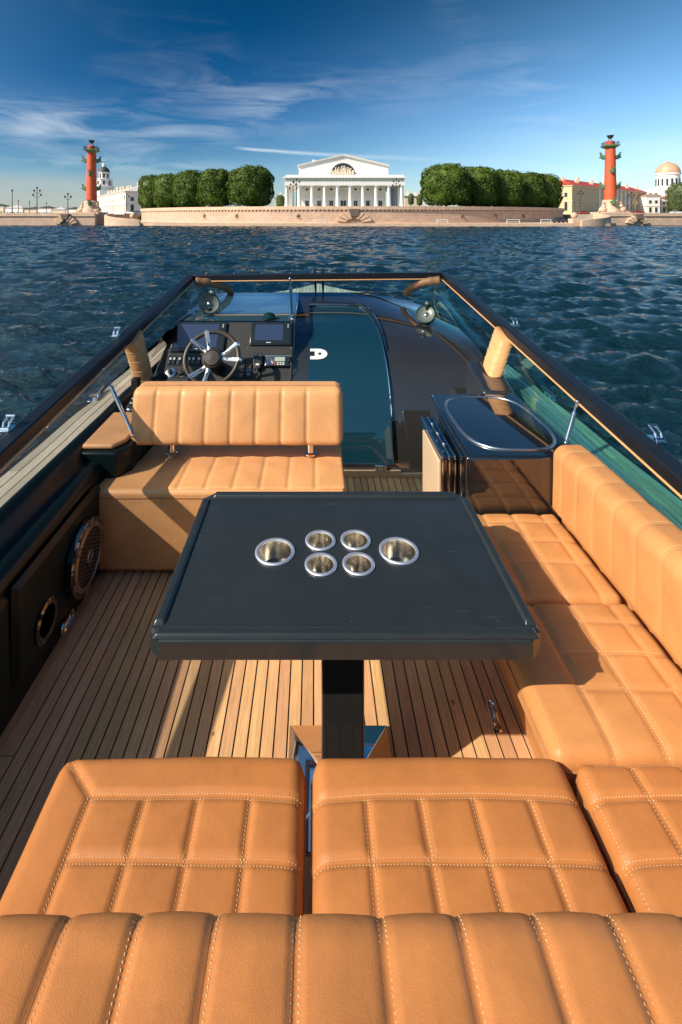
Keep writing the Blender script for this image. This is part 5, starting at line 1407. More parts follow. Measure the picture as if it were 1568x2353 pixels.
# ------------------------------------------------------------------ the white temple-fronted exchange
def temple():
    D = 226.0; k = D / 1115.0
    cx = SX(791, D); t = thing('temple_building', 'white temple-fronted building with colonnade and wide gable', 'building', (cx, D, TER_Z))
    def X(xc): return ((660 + xc / 3.92) * 0.9191 - 722) * k
    def Z(yc): return CZ - ((360 + yc / 3.92) * 0.9191 - 495) * k
    zb = Z(606) - 0.3
    q = MB(); q.box(X(180), X(1395), D - 3.2, D + 72, TER_Z - 1.0, zb - 0.9).box(X(195), X(1380), D - 2.2, D + 71, zb - 0.898, zb); obj('stylobate', q, 'stucco_white', t)
    cols = [225, 348, 473, 597, 723, 848, 972, 1100, 1226, 1352]
    zt = Z(405)
    def column(x, y):
        q = MB(); h = zt - zb
        q.lathe([(1.05, 0.002), (1.05, 0.25), (0.92, 0.4), (0.90, h * 0.33), (0.76, h - 0.75), (0.78, h - 0.70), (0.98, h - 0.38), (0.98, h - 0.34)], (x, y, zb), (0, 0, 1), 18)
        q.box(x - 1.08, x + 1.08, y - 1.08, y + 1.08, zb + h - 0.34, zb + h - 0.002)
        obj('column', q, 'stucco_white', t)
    for c in cols: column(X(c), D)
    for i in range(1, 6):
        column(X(225), D + 6.2 * i); column(X(1352), D + 6.2 * i)
    # cella
    x0, x1 = X(348) + 0.6, X(1226) - 0.6
    q = MB(); q.box(x0, x1, D + 6.0, D + 66, zb, zt - 0.001); obj('cella_wall', q, 'stucco_grey', t)
    # entablature, cornice, attic
    q = MB(); q.box(X(205), X(1380), D - 1.15, D + 70, zt, Z(368)); obj('architrave', q, 'stucco_white', t)
    q = MB(); q.box(X(212), X(1374), D - 1.0, D + 69, Z(368) + .002, Z(335)); obj('frieze', q, 'stucco_grey', t)
    tri = 0
    for xt in np.linspace(X(222), X(1364), 37):
        q = MB(); q.box(xt - 0.42, xt + 0.42, D - 1.22, D - 0.99, Z(366), Z(338)); obj('triglyph', q, 'stucco_white', t, smooth=False)
    q = MB(); q.box(X(186), X(1392), D - 2.1, D + 71, Z(335) + .002, Z(322)); obj('cornice', q, 'stucco_white', t)
    q = MB(); q.box(X(215), X(1366), D - 0.9, D + 68, Z(322) + .002, Z(302)); obj('attic_ledge', q, 'stucco_white', t)
    # upper hall with gable
    gx0, gx1, yb = X(340), X(1235), D + 5.0
    ze, za = Z(205), Z(100); xm = X(785); z0 = Z(302) + .002
    q = MB(); pl = [(gx0, z0), (gx1, z0), (gx1, ze), (xm, za), (gx0, ze)]
    q.add([(x, yb, z) for x, z in pl] + [(x, D + 62, z) for x, z in pl], [(0, 1, 2, 3, 4), (9, 8, 7, 6, 5)] + [(i, 5 + i, 5 + (i + 1) % 5, (i + 1) % 5) for i in range(5)]); obj('gable_wall', q, 'stucco_white', t, smooth=False)
    for s, xa in ((-1, X(326)), (1, X(1244))):
        q = MB(); th = 0.75
        zl = ze + (za - ze) * (gx0 - xa) / (xm - gx0) * -1 if s < 0 else ze - (za - ze) * (xa - gx1) / (gx1 - xm)
        q.hexa([(xa, yb - 0.9, zl), (xm, yb - 0.9, za), (xm, D + 63, za), (xa, D + 63, zl), (xa, yb - 0.9, zl + th), (xm, yb - 0.9, za + th), (xm, D + 63, za + th), (xa, D + 63, zl + th)])
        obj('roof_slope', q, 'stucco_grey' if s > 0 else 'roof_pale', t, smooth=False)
    # lunette with arch and sculpture group
    r = (X(905) - X(660)) / 2; lz = Z(288); xc = (X(905) + X(660)) / 2
    for name, ra, rb, y0, y1, mt in (('arch_moulding', r * 1.26, r * 1.12, yb - 0.25, yb + 0.1, 'stucco_white'),):
        q = MB(); q.lathe([(ra, 0), (ra, y1 - y0), (rb, y1 - y0), (rb, 0), (ra, 0)], (xc, y1, lz), (0, -1, 0), 28, u=(1, 0, 0), a0=0.0, a1=-math.pi); obj(name, q, mt, t)
    q = MB(); n = 24; vs = [(xc + r * math.cos(a), yb - 0.06, lz + r * 0.94 * math.sin(a)) for a in np.linspace(0, math.pi, n)]; q.add(vs, [tuple(range(n))[::-1]]); lun = obj('lunette_window', q, 'pane_dark', t)
    q = MB()
    rg = random.Random(3)
    for i in range(15):
        u = -0.86 + 1.72 * i / 14; hh = 0.80 * math.sqrt(1 - u * u) * (0.62 + 0.35 * rg.random()) * r
        x = xc + u * r; q.cyl((x, yb - 0.45, lz), (x + rg.uniform(-.3, .3), yb - 0.5, lz + hh * 0.75), 0.42, 0.26, 8); q.sphere((x + rg.uniform(-.2, .2), yb - 0.5, lz + hh * 0.85), 0.36, 8, 6)
        q.cyl((x, yb - 0.5, lz + hh * 0.5), (x + rg.uniform(-1.2, 1.2), yb - 0.55, lz + hh * rg.uniform(0.4, 0.95)), 0.16, 0.12, 6)
    obj('sculpture_group', q, 'stucco_cream', lun)
    # openings in the cella front
    wx = [421, 543, 665, 788, 910, 1033, 1158]
    yf = D + 6.0
    for i, w in enumerate(wx):
        x = X(w)
        q = MB(); q.box(x - 0.78, x + 0.78, yf - 0.12, yf + 0.05, Z(449), Z(424)); f = obj('attic_window', q, 'stucco_white', t, smooth=False)
        q = MB(); q.box(x - 0.62, x + 0.62, yf - 0.14, yf - 0.121, Z(447), Z(426)); obj('pane', q, 'pane_dark', f, smooth=False)
        q = MB(); r_ = 2.0; q.lathe([(r_, 0), (r_, 0.35), (r_ * 0.72, 0.35), (r_ * 0.72, 0)], (x, yf + 0.02, Z(508)), (0, -1, 0), 16, u=(1, 0, 0), a0=0.0, a1=-math.pi); obj('arch_relief', q, 'stucco_white', t)
        q = MB(); wd = 1.35 if i == 3 else 0.92
        q.box(x - wd - 0.2, x + wd + 0.2, yf - 0.14, yf + 0.05, zb + 0.002, Z(533)); f = obj('doorway' if i == 3 else 'tall_window', q, 'stucco_white', t, smooth=False)
        for sx_ in (-1, 1):
            q = MB(); q.box(x + (sx_ - 1) / 2 * wd + 0.05, x + (sx_ + 1) / 2 * wd - 0.05, yf - 0.17, yf - 0.141, zb + 0.2, Z(538)); obj('pane', q, 'pane_dark', f, smooth=False)
    for x, w, z0_, z1 in ((470, 26, 190, 140), (486, 12, 140, 114), (548, 16, 165, 140), (1020, 20, 155, 122)):
        q = MB(); q.box(X(x) - w * 0.05, X(x) + w * 0.07, D + 16, D + 19, Z(z0_ + 30), Z(z1)); obj('chimney', q, 'stucco_white', t, smooth=False)
temple()

# ------------------------------------------------------------------ rostral columns
def rostral(px, D, ytop, label, rot):
    X0_ = SX(px, D); k = D / 1115
    z0 = LAND_Z; Hh = SZ(ytop, D) - z0; u = Hh / 32.0
    t = thing('rostral_column', label, 'column', (X0_, D, z0), 'red rostral columns')
    def P(x, y, z): return (X0_ + x * u, D + y * u, z0 + z * u)
    q = MB(); q.box(*[X0_ - 5.2 * u, X0_ + 5.2 * u], *[D - 5.2 * u, D + 5.2 * u], z0 + .002, z0 + 1.0 * u)
    q.lathe([(3.9 * u, 1.0 * u), (3.7 * u, 2.0 * u), (3.1 * u, 3.2 * u), (2.9 * u, 5.2 * u), (3.0 * u, 5.6 * u), (2.6 * u, 5.9 * u)], (X0_, D, z0), (0, 0, 1), 20); obj('pedestal', q, 'granite_warm', t, bevel=0.1)
    for a in (200, 330):       # seated stone figures at the foot
        x, y = 4.0 * math.cos(math.radians(a)), 4.0 * math.sin(math.radians(a))
        q = MB(); q.sphere(P(x, y, 1.9), 1.5 * u, 12, 8, (1.1, 1, 0.8)); q.sphere(P(x * 0.92, y * 0.92, 3.1), 0.95 * u, 12, 8, (0.9, 0.9, 1.3)); q.sphere(P(x * 0.9, y * 0.9, 4.7), 0.46 * u, 10, 8); q.cyl(P(x * 1.0, y, 3.6), P(x * 1.35, y * 1.2, 2.6), 0.32 * u, 0.22 * u, 8); q.cyl(P(x, y, 1.8), P(x * 1.55, y * 1.4, 1.1), 0.55 * u, 0.35 * u, 8)
        obj('seated_figure', q, 'granite_warm', t)
    q = MB(); q.lathe([(2.25 * u, 5.9 * u), (2.2 * u, 6.6 * u), (2.12 * u, 12 * u), (1.95 * u, 20 * u), (1.85 * u, 26.0 * u), (1.85 * u, 26.6 * u)], (X0_, D, z0), (0, 0, 1), 28); obj('shaft', q, 'rostral_red', t)
    q = MB(); q.lathe([(1.9 * u, 26.4 * u), (2.5 * u, 26.9 * u), (3.9 * u, 27.5 * u), (3.9 * u, 28.0 * u), (1.6 * u, 28.02 * u)], (X0_, D, z0), (0, 0, 1), 4, u=(math.cos(math.radians(45 + rot)), math.sin(math.radians(45 + rot)), 0)); cp = obj('capital_platform', q, 'verdigris', t, angle=20)
    q = MB()
    c4 = [(3.6 * math.cos(math.radians(45 + rot + 90 * i)), 3.6 * math.sin(math.radians(45 + rot + 90 * i))) for i in range(4)]
    for i in range(4):
        a, b = Vector(c4[i]), Vector(c4[(i + 1) % 4])
        for zz in (28.6, 29.2): q.cyl(P(a.x, a.y, zz), P(b.x, b.y, zz), 0.07 * u, n=5)
        for f in np.linspace(0, 1, 7)[:-1]:
            p = a.lerp(b, f); q.cyl(P(p.x, p.y, 28.0), P(p.x, p.y, 29.25), 0.06 * u, n=5)
    obj('railing', q, 'iron_dark', cp)
    q = MB(); q.lathe([(1.55 * u, 28.0 * u), (1.55 * u, 29.4 * u), (1.3 * u, 29.7 * u), (0.0, 29.8 * u)], (X0_, D, z0), (0, 0, 1), 20); obj('drum', q, 'rostral_red', t)
    q = MB()
    for a in (30, 150, 270): q.cyl(P(0.75 * math.cos(math.radians(a)), 0.75 * math.sin(math.radians(a)), 29.6), P(0.35 * math.cos(math.radians(a)), 0.35 * math.sin(math.radians(a)), 31.2), 0.14 * u, n=6)
    q.lathe([(0.3 * u, 30.6 * u), (0.8 * u, 30.9 * u), (1.25 * u, 31.7 * u), (1.35 * u, 32.0 * u), (1.0 * u, 31.9 * u), (0.0, 31.5 * u)], (X0_, D, z0), (0, 0, 1), 16); obj('fire_bowl', q, 'iron_dark', t)
    # ship prows
    for a, z in ((180 + rot, 23.2), (0 + rot, 23.2), (270 + rot, 17.2), (90 + rot, 17.2), (180 + rot, 11.2), (0 + rot, 11.2), (270 + rot, 4.6)):
        ca, sa = math.cos(math.radians(a)), math.sin(math.radians(a)); r0 = 1.8 if z > 6 else 2.9
        def Q(r_, w, zz): return P(ca * r_ - sa * w, sa * r_ + ca * w, z + zz)
        q = MB(); secs = [(r0 - 0.5, 1.0, -0.9, 0.55), (r0 + 0.7, 0.85, -1.0, 0.75), (r0 + 1.4, 0.50, -0.75, 1.05), (r0 + 1.95, 0.12, -0.25, 1.6)]
        vs = []
        for r_, w, zl, zu in secs: vs += [Q(r_, -w, zu), Q(r_, -w * 0.75, zl * 0.6), Q(r_, 0, zl), Q(r_, w * 0.75, zl * 0.6), Q(r_, w, zu)]
        q.add(vs, [(5 * i + j, 5 * i + j + 1, 5 * i + j + 6, 5 * i + j + 5) for i in range(3) for j in range(4)] + [(5 * i + 4, 5 * i, 5 * i + 5, 5 * i + 9) for i in range(3)] + [(15, 16, 17, 18, 19), (4, 3, 2, 1, 0)])
        for w in (-0.5, 0.0, 0.5): q.cyl(Q(r0 + 1.3, w * 0.5, 0.9), Q(r0 + 2.0, w * 1.6, 2.0), 0.26 * u, 0.10 * u, 6)
        q.cyl(Q(r0 + 1.5, 0, -0.3), Q(r0 + 2.7, 0, -0.05), 0.22 * u, 0.08 * u, 6)
        obj('ship_prow', q, 'verdigris', t, angle=45)
rostral(210.5, 215.0, 322.0, 'tall red column with green ship prows on the left bank', 12)
rostral(1403.0, 205.0, 310.5, 'tall red column with green ship prows on the right bank', -14)

# ------------------------------------------------------------------ trees
def linden(px0, px1, py0, py1, D, seed, label, leaves=5200, mate='linden_leaves', group='clipped trees beside the temple'):
    rng = np.random.default_rng(seed)
    cx = SX((px0 + px1) / 2, D); w = (px1 - px0) / 2 * D / 1115; zt = SZ(py0, D); zb = SZ(py1, D)
    hz = (zt - zb) / 2; cz = (zt + zb) / 2
    t = thing('linden_tree', label, 'tree', (cx, D, TER_Z - 0.05), group)
    zg = TER_Z - 0.06
    q = MB(); q.tube([(cx, D, zg), (cx + 0.1, D, zg + 1.5), (cx, D + .1, cz)], [0.42, 0.34, 0.2], n=10)
    for i in range(7):
        a = i * 0.9 + seed; q.tube([(cx, D, cz - hz * 0.75), (cx + w * .3 * math.cos(a), D + w * .3 * math.sin(a), cz - hz * .1), (cx + w * .62 * math.cos(a), D + w * .62 * math.sin(a), cz + hz * .3)], [0.2, 0.13, 0.05], n=6)
    obj('trunk', q, 'bark', t)
    ph = rng.uniform(0, 6.28, 8)
    def rad(d):   # dome-topped drum, lumpy
        z = d[:, 2]
        rxy = np.hypot(d[:, 0], d[:, 1])
        p = np.where(z > 0, 3.0, 5.0)
        base = 1.0 / (np.abs(rxy) ** p + np.abs(z) ** p) ** (1 / p)
        az = np.arctan2(d[:, 1], d[:, 0])
        lump = 0.035 * np.sin(4 * az + ph[0] + 2.5 * z) + 0.030 * np.sin(7 * az - 5 * z + ph[1]) + 0.028 * np.sin(11 * z + 3 * az + ph[2]) + 0.02 * np.sin(17 * az + 9 * z + ph[3])
        return base * (0.965 + lump)
    n = leaves
    d = rng.normal(size=(n, 3)); d /= np.linalg.norm(d, axis=1)[:, None]
    # tufts: leaves gather in clumps with gaps between
    nt_ = 150
    cd = rng.normal(size=(nt_, 3)); cd /= np.linalg.norm(cd, axis=1)[:, None]
    pick = rng.integers(0, nt_, int(n * 0.75)); d[:len(pick)] = cd[pick] + rng.normal(scale=0.085, size=(len(pick), 3)); d /= np.linalg.norm(d, axis=1)[:, None]
    R_ = rad(d) * (1 - np.abs(rng.normal(scale=0.045, size=n)))
    R_[:len(pick)] += 0.035 * rng.random(nt_)[pick]
    C = d * R_[:, None] * np.array([w, w * 0.95, hz]) + np.array([cx, D, cz])
    # leaf sprays: quads roughly facing outwards, randomly tilted
    nrm = d / np.array([w, w, hz]); nrm /= np.linalg.norm(nrm, axis=1)[:, None]
    nrm = nrm + rng.normal(scale=0.55, size=(n, 3)); nrm /= np.linalg.norm(nrm, axis=1)[:, None]
    a = np.cross(nrm, rng.normal(size=(n, 3))); a /= np.linalg.norm(a, axis=1)[:, None]; b = np.cross(nrm, a)
    s = rng.uniform(0.13, 0.28, n)[:, None] * (w / 6.0 * 0.5 + 0.5)
    V = np.stack([C + a * s * 1.25, C + b * s * 0.75, C - a * s * 1.25, C - b * s * 0.75], 1).reshape(-1, 3)
    F = np.arange(4 * n).reshape(-1, 4)
    # inner mass of twigs and shaded leaves
    q = MB(); q.sphere((0, 0, 0), 1.0, 24, 16); iv = np.array(q.v); il = np.linalg.norm(iv, axis=1)[:, None]; iv = iv / il
    iv = iv * (rad(iv) * 0.90)[:, None] * np.array([w, w * 0.95, hz]) + np.array([cx, D, cz])
    o = obj('crown', np_mesh('crown', V, F), mate, t, smooth=False)
    q.v = [tuple(p) for p in iv]; obj('crown_core', q, mate, t)
    return t
L_ = [(524, 628, 380, 473, 150), (454, 542, 388, 475, 158), (398, 480, 391, 477, 163), (352, 428, 398, 478, 168), (318, 384, 402, 479, 174)]
LL = ['round clipped tree nearest the temple on the left', 'second clipped tree from the temple on the left', 'middle tree of the five clipped trees on the left', 'fourth clipped tree from the temple on the left', 'outermost clipped tree on the left, nearest the red column']
for i, a in enumerate(L_): linden(*a, 11 + i, LL[i], 11000 if i < 2 else 8000)
R_l = [(967, 1082, 377, 471, 150), (1046, 1146, 382, 475, 158), (1112, 1206, 391, 477, 163), (1168, 1252, 395, 478, 168), (1214, 1290, 400, 479, 174)]
RL = ['round clipped tree nearest the temple on the right', 'second clipped tree from the temple on the right', 'middle tree of the five clipped trees on the right', 'fourth clipped tree from the temple on the right', 'outermost clipped tree on the right, before the red roofed building']
for i, a in enumerate(R_l): linden(*a, 31 + i, RL[i], 11000 if i < 2 else 8000)
linden(634, 655, 447, 476, 262, 51, 'small loose tree between the left trees and temple', 1200, 'far_leaves', 'far trees')
linden(938, 952, 444, 470, 300, 52, 'small far tree right of the temple', 900, 'far_leaves', 'far trees')
linden(957, 972, 446, 472, 290, 53, 'small far tree at the edge of the right tree row', 900, 'far_leaves', 'far trees')
linden(1535, 1600, 418, 489, 190, 54, 'broad loose tree at the right edge of the bank', 3600, 'far_leaves', 'far trees')

# ------------------------------------------------------------------ other buildings
def building(name, label, A, B, depth, z0, ze, rh, wall, roof, nb, storeys, inset=2.0, end_bays=3, pilasters=0, wallB=None, chim=5, arched=True):
    """block with a facade from A to B in plan, its body going back to the left of A->B"""
    A = Vector(A); B = Vector(B); e = (B - A); L = e.length; e.normalize(); nv = Vector((-e.y, e.x))
    t = thing(name, label, 'building', (A.x, A.y, z0))
    def P(s, d, z): p = A + e * s + nv * d; return (p.x, p.y, z)
    q = MB(); q.hexa([P(0, 0, z0), P(L, 0, z0), P(L, depth, z0), P(0, depth, z0), P(0, 0, ze), P(L, 0, ze), P(L, depth, ze), P(0, depth, ze)]); obj('wall', q, wall, t, smooth=False)
    q = MB(); q.hexa([P(-.5, -.5, ze + .002), P(L + .5, -.5, ze + .002), P(L + .5, depth + .5, ze + .002), P(-.5, depth + .5, ze + .002), P(-.5, -.5, ze + .6), P(L + .5, -.5, ze + .6), P(L + .5, depth + .5, ze + .6), P(-.5, depth + .5, ze + .6)]); obj('cornice', q, 'stucco_cream', t, smooth=False)
    q = MB(); q.hexa([P(-.3, -.3, z0 + (ze - z0) * .46), P(L + .3, -.3, z0 + (ze - z0) * .46), P(L + .3, depth, z0 + (ze - z0) * .46), P(-.3, depth, z0 + (ze - z0) * .46), P(-.3, -.3, z0 + (ze - z0) * .49), P(L + .3, -.3, z0 + (ze - z0) * .49), P(L + .3, depth, z0 + (ze - z0) * .49), P(-.3, depth, z0 + (ze - z0) * .49)]); obj('string_course', q, 'stucco_cream', t, smooth=False)
    zr = ze + 0.602
    q = MB(); hd = depth / 2
    q.add([P(-.8, -.8, zr), P(L + .8, -.8, zr), P(L + .8, depth + .8, zr), P(-.8, depth + .8, zr), P(hd, hd, zr + rh), P(max(hd + 1, L - hd), hd, zr + rh)], [(0, 1, 5, 4), (1, 2, 5), (2, 3, 4, 5), (3, 0, 4), (3, 2, 1, 0)]); rf = obj('roof', q, roof, t, smooth=False)
    for i in range(chim):
        s = L * (i + 0.6) / (chim + 0.2); d = hd * (0.5 if i % 2 else 0.9)
        q = MB(); zc = zr + rh * (0.3 if i % 2 else 0.7); c = P(s, d, zc); q.box(c[0] - .7, c[0] + .7, c[1] - .6, c[1] + .6, zc - 1.0, zc + 2.0 + (i % 3) * .5); obj('chimney', q, 'stucco_cream', rf, smooth=False)
    def windows(n, S0, S1, fn):
        for st in range(storeys):
            zc0 = z0 + (ze - z0) * (0.14 + 0.48 * st); zc1 = z0 + (ze - z0) * (0.40 + 0.38 * st)
            for i in range(n):
                s = S0 + (S1 - S0) * (i + 0.5) / n; w = min(0.75, (S1 - S0) / n * 0.24)
                q = MB(); q.hexa([fn(s - w - .25, -.14, zc0 - .2), fn(s + w + .25, -.14, zc0 - .2), fn(s + w + .25, .1, zc0 - .2), fn(s - w - .25, .1, zc0 - .2), fn(s - w - .25, -.14, zc1 + .2), fn(s + w + .25, -.14, zc1 + .2), fn(s + w + .25, .1, zc1 + .2), fn(s - w - .25, .1, zc1 + .2)]); f = obj('window', q, 'stucco_cream', t, smooth=False)
                q = MB(); q.hexa([fn(s - w, -.17, zc0), fn(s + w, -.17, zc0), fn(s + w, -.13, zc0), fn(s - w, -.13, zc0), fn(s - w, -.17, zc1), fn(s + w, -.17, zc1), fn(s + w, -.13, zc1), fn(s - w, -.13, zc1)])
                if st == 0 and arched:
                    q.add([fn(s + w * math.cos(a), -.17, zc1 - .02 + w * math.sin(a)) for a in np.linspace(0, math.pi, 9)], [tuple(range(9))])
                obj('pane', q, 'pane_dark', f, smooth=False)
    windows(nb, 0.5, L - .5, P)
    if end_bays:
        windows(end_bays, 0.5, depth - .5, lambda s, d, z: P(d, s, z))                               # end at A
        windows(end_bays, 0.5, depth - .5, lambda s, d, z: P(L - d, s, z))                           # end at B
    for i in range(pilasters):
        s = L * 0.30 + L * 0.40 * i / (pilasters - 1); q = MB(); c = P(s, -0.35, 0); q.cyl((c[0], c[1], z0 + (ze - z0) * .12), (c[0], c[1], ze), 0.55, 0.48, 10); obj('column', q, 'stucco_white', t)
    return t, P
# right bank: yellow warehouse with red roof (facade runs away to the right, narrow end towards the river)
D1, D2 = 240.0, 318.0
A = (SX(1315, D1), D1); B = (SX(1486, D2), D2)
building('red_roof_building', 'long yellow building with red roof and white columns behind the right column', A, B, 15.0, LAND_Z, LAND_Z + 14.2, 3.6, 'stucco_yellow', 'roof_red', 21, 2, end_bays=3, pilasters=8, chim=12)
# left bank: white museum, long side receding to the left
D1, D2 = 250.0, 325.0
B = (SX(289, D1), D1); A = (SX(225, D2), D2)
building('museum_building', 'long white building with pale roof beside the left column', A, B, 17.0, LAND_Z, LAND_Z + 11.6, 3.4, 'stucco_white', 'roof_pale', 16, 2, end_bays=3, pilasters=0, chim=9)
# domed building at the right edge
D = 300.0
t1, _ = building('white_end_building', 'white gabled block left of the domed tower', (SX(1486, D), D), (SX(1517, D), D), 30, LAND_Z, LAND_Z + 11.5, 2.0, 'stucco_white', 'dome_copper', 2, 3, end_bays=0, chim=0, arched=False)
t2, _ = building('pale_side_building', 'low pale building right of the white block, behind the tree', (SX(1519, D + 12), D + 12), (SX(1640, D + 12), D + 12), 30, LAND_Z, LAND_Z + 11.0, 2.0, 'stucco_cream', 'dome_copper', 10, 2, end_bays=0, chim=3)
dt = thing('domed_tower', 'round white tower with copper dome at the right', 'tower', (SX(1535.5, 330), 330, LAND_Z))
D = 330.0; k = D / 1115; cx = SX(1535.5, D); r = 23.5 * k
q = MB(); q.box(cx - r * 1.35, cx + r * 1.35, D - r * 1.35, D + r * 1.35, LAND_Z + .002, SZ(434, D)); obj('tower_base', q, 'stucco_white', dt, smooth=False)
q = MB(); q.lathe([(r * .98, 0), (r * .98, (434 - 402) * k), (r * 1.08, (434 - 401) * k), (r * 1.08, (434 - 398) * k)], (cx, D, SZ(434, D)), (0, 0, 1), 32); dr = obj('drum', q, 'stucco_white', dt)
q = MB(); q.lathe([(r * 1.04 * math.cos(a), r * 1.08 * math.sin(a)) for a in np.linspace(0, math.pi / 2 - .04, 12)] + [(0.9, r * 1.10), (0.7, r * 1.17), (0.12, r * 1.2), (0.08, r * 1.5), (0, r * 1.5)], (cx, D, SZ(398, D)), (0, 0, 1), 32); obj('dome', q, 'dome_copper', dt)
for i in range(16):
    a = 2 * math.pi * i / 16 + .1; q = MB(); q.box(-0.6, 0.6, -.12, .12, SZ(427, D), SZ(411, D)); q.xform(T(cx + r * .99 * math.cos(a), D + r * .99 * math.sin(a), 0) @ RZ(math.degrees(a) + 90)); obj('window', q, 'pane_dark', dr, smooth=False)
# tower of the old museum behind the white building on the left
D = 400.0; k = D / 1115; cx = SX(239, D)
kt = thing('stepped_tower', 'white stepped tower with dark cupola beside the left column', 'tower', (cx, D, LAND_Z))
q = MB(); q.lathe([(8.2, 0.002), (8.2, SZ(430, D) - LAND_Z), (8.8, SZ(429, D) - LAND_Z), (8.8, SZ(427, D) - LAND_Z)], (cx, D, LAND_Z), (0, 0, 1), 8); obj('lower_stage', q, 'stucco_white', kt, angle=20)
q = MB(); q.lathe([(6.6, 0.0), (6.6, (428 - 414) * k), (7.2, (428 - 413.5) * k), (7.2, (428 - 412) * k)], (cx, D, SZ(427, D)), (0, 0, 1), 8); ms = obj('middle_stage', q, 'stucco_white', kt, angle=20)
q = MB(); q.lathe([(4.2, 0.0), (4.2, 15 * k), (4.8, 15.4 * k), (4.8, 16.5 * k)], (cx, D, SZ(412, D)), (0, 0, 1), 8); us = obj('upper_stage', q, 'stucco_white', kt, angle=20)
for st, rr, z0_, z1 in ((ms, 6.2, 425, 416), (us, 3.95, 409, 399)):
    for i in range(8):
        a = math.radians(45 * i + 22.5 + 45); q = MB(); q.box(-0.7, 0.7, -.2, .2, SZ(z0_, D), SZ(z1, D)); q.xform(T(cx + rr * math.cos(a), D + rr * math.sin(a), 0) @ RZ(math.degrees(a) + 90)); obj('opening', q, 'pane_dark', st, smooth=False)
q = MB(); q.lathe([(4.6, 0), (4.4, 1.5), (3.2, 3.4), (1.6, 4.4), (1.5, 4.6)], (cx, D, SZ(395.5, D)), (0, 0, 1), 16); obj('cupola', q, 'roof_dark', kt)
q = MB(); q.lathe([(1.5, 0), (1.5, 2.4), (1.7, 2.5), (0.4, 3.4), (0.15, 3.6), (0.12, 6.0), (0, 6.0)], (cx, D, SZ(395.5, D) + 4.4), (0, 0, 1), 12); lt = obj('lantern', q, 'stucco_white', kt)
q = MB(); q.sphere((cx, D, SZ(378, D) + 1.2), 0.8, 10, 8); q.cyl((cx, D, SZ(378, D)), (cx, D, SZ(371.5, D)), 0.2, n=6); obj('finial', q, 'iron_dark', kt)
# yellow pavilion just right of the temple, house left of it
building('yellow_pavilion', 'low yellow house between the temple and right trees', (SX(930, 310), 310), (SX(972, 310), 310), 14, LAND_Z, SZ(452, 310), 2.4, 'stucco_cream', 'roof_pale', 5, 1, end_bays=0, chim=2)
building('cream_house', 'small cream house between the left trees and temple', (SX(632, 330), 330), (SX(655, 330), 330), 14, LAND_Z, SZ(455, 330), 2.4, 'stucco_cream', 'roof_pale', 3, 2, end_bays=0, chim=1)
# distant waterfront at the far left
far = [(-40, 8, 474, 'stucco_cream', 'far cream house at the left edge of the picture'), (12, 52, 478, 'stucco_white', 'far low white house under the left lamp posts'), (56, 84, 481, 'stucco_cream', 'far low cream house left of the three-armed lamp'), (86, 118, 479, 'stucco_white', 'far low white house right of the three-armed lamp'), (120, 150, 482, 'stucco_cream', 'far cream house left of the red column lamp'), (152, 190, 481, 'stucco_white', 'far white house just left of the red column')]
for a, b, yt_, mt, lb in far:
    building('far_house', lb, (SX(a, 620), 620), (SX(b, 620), 620), 16, LAND_Z, SZ(yt_, 620), 3.0, mt, 'roof_dark' if a % 3 else 'roof_pale', 5, 1, end_bays=0, chim=1, arched=False)

# ------------------------------------------------------------------ lamps
def lamp(px, D, ytop, arms, label, z0=LAND_Z):
    x = SX(px, D); h = SZ(ytop, D) - z0
    t = thing('street_lamp', label, 'lamp post', (x, D, z0), 'iron lamp posts on the bank')
    q = MB(); q.lathe([(0.42, 0.002), (0.40, 0.6), (0.20, 0.9), (0.15, h * .5), (0.11, h), (0, h)], (x, D, z0), (0, 0, 1), 10)
    hd = []
    if arms == 1: hd = [(0, h)]
    else:
        for s in ((-1, 1) if arms == 2 else (-1, 0, 1)):
            xx = s * 1.1; zz = h if s == 0 else h - 1.0; hd.append((xx, zz))
            if s: q.tube([(x, D, z0 + h - 1.6), (x + xx * .6, D, z0 + h - 1.5), (x + xx, D, z0 + h - 1.05)], 0.07, n=6)
        if arms == 5:
            for s in (-1, 1): hd.append((s * 1.5, h - 2.6)); q.tube([(x, D, z0 + h - 3.2), (x + s * 1.5, D, z0 + h - 2.65)], 0.07, n=6)
    obj('post', q, 'iron_dark', t)
    for xx, zz in hd:
        q = MB(); q.lathe([(0.10, -.02), (0.32, 0.25), (0.36, 0.6), (0.10, 0.85), (0.0, 0.95)], (x + xx, D, z0 + zz), (0, 0, 1), 10); obj('lantern', q, 'iron_dark', t)
lamp(28, 190, 440, 1, 'single lamp post at the far left edge'); lamp(85, 185, 434, 5, 'tall many-armed lamp post at the far left'); lamp(42, 260, 463, 1, 'short lamp post left of the many-armed lamp'); lamp(68, 270, 465, 1, 'short lamp post just left of the many-armed lamp foot')
lamp(156, 180, 448, 3, 'three-armed lamp post left of the red column'); lamp(107, 280, 468, 1, 'short far lamp post between the two big left lamps'); lamp(291, 235, 448, 3, 'lamp post before the white museum building')
lamp(674, 205, 420, 5, 'tall many-armed lamp left of the temple columns', TER_Z); lamp(682, 198, 414, 3, 'tall lamp beside the left temple corner', TER_Z); lamp(911, 202, 413, 5, 'tall many-armed lamp at the right temple corner', TER_Z)
lamp(1335, 215, 441, 3, 'lamp post before the yellow building'); lamp(1452, 205, 445, 3, 'lamp post right of the right red column')

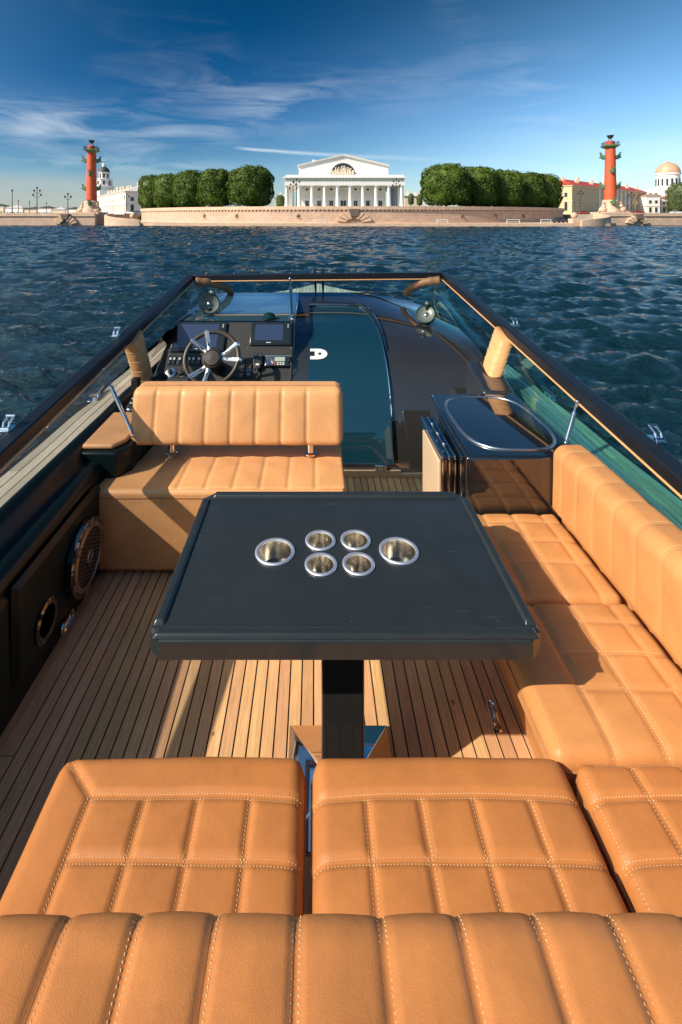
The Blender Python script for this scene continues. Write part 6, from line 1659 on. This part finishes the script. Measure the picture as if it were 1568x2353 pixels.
# ------------------------------------------------------------------ cars
def car(x, y, z, rz, paint, label):
    t = thing('parked_car', label, 'car', (x, y, z), 'cars parked on the bank'); M = T(x, y, z) @ RZ(rz)
    q = MB(); sec = [(-2.1, .55, .78), (-2.0, .35, .88), (-1.2, .30, .98), (0.9, .30, .95), (1.9, .33, .80), (2.15, .45, .62)]
    vs = []
    for x_, zl, zu in sec: vs += [(x_, -.82, zl), (x_, .82, zl), (x_, .80, zu), (x_, -.80, zu)]
    q.add(vs, [(4 * i + j, 4 * i + (j + 1) % 4, 4 * i + 4 + (j + 1) % 4, 4 * i + 4 + j) for i in range(5) for j in range(4)] + [(3, 2, 1, 0), (20, 21, 22, 23)]); q.xform(M); obj('body', q, paint, t, bevel=0.06)
    q = MB(); q.hexa([(-1.7, -.76, .93), (1.0, -.76, .93), (1.0, .76, .93), (-1.7, .76, .93), (-1.25, -.62, 1.42), (0.25, -.62, 1.42), (0.25, .62, 1.42), (-1.25, .62, 1.42)]); q.xform(M); obj('cabin', q, 'pane_dark', t, bevel=0.08)
    q = MB(); q.box(-1.2, .2, -.6, .6, 1.40, 1.47); q.xform(M); obj('roof', q, paint, t, bevel=0.03)
    for wx in (-1.3, 1.3):
        for wy in (-.80, .80):
            q = MB(); q.cyl((wx, wy - .1, .32), (wx, wy + .1, .32), .32, n=14); q.xform(M); obj('wheel', q, 'rubber', t)
car(SX(1290, 126), 126, LOW_Z, 12, 'car_blue', 'dark blue car on the landing beside the right ramp')
car(SX(306, 190), 190, LAND_Z, 8, 'car_red', 'red car before the white museum building')
car(SX(318, 186), 186, LAND_Z, 10, 'car_grey', 'grey car behind the left end of the embankment wall')
car(SX(298, 182), 182, LAND_Z, -15, 'car_white', 'white car near the left ramp')
car(SX(1342, 196), 196, LAND_Z, 6, 'car_red', 'red car left of the right red column')
car(SX(1470, 186), 186, LAND_Z, 5, 'car_red', 'red car right of the right red column')
car(SX(1556, 172), 172, LAND_Z, 0, 'car_white', 'white car at the right edge of the quay')
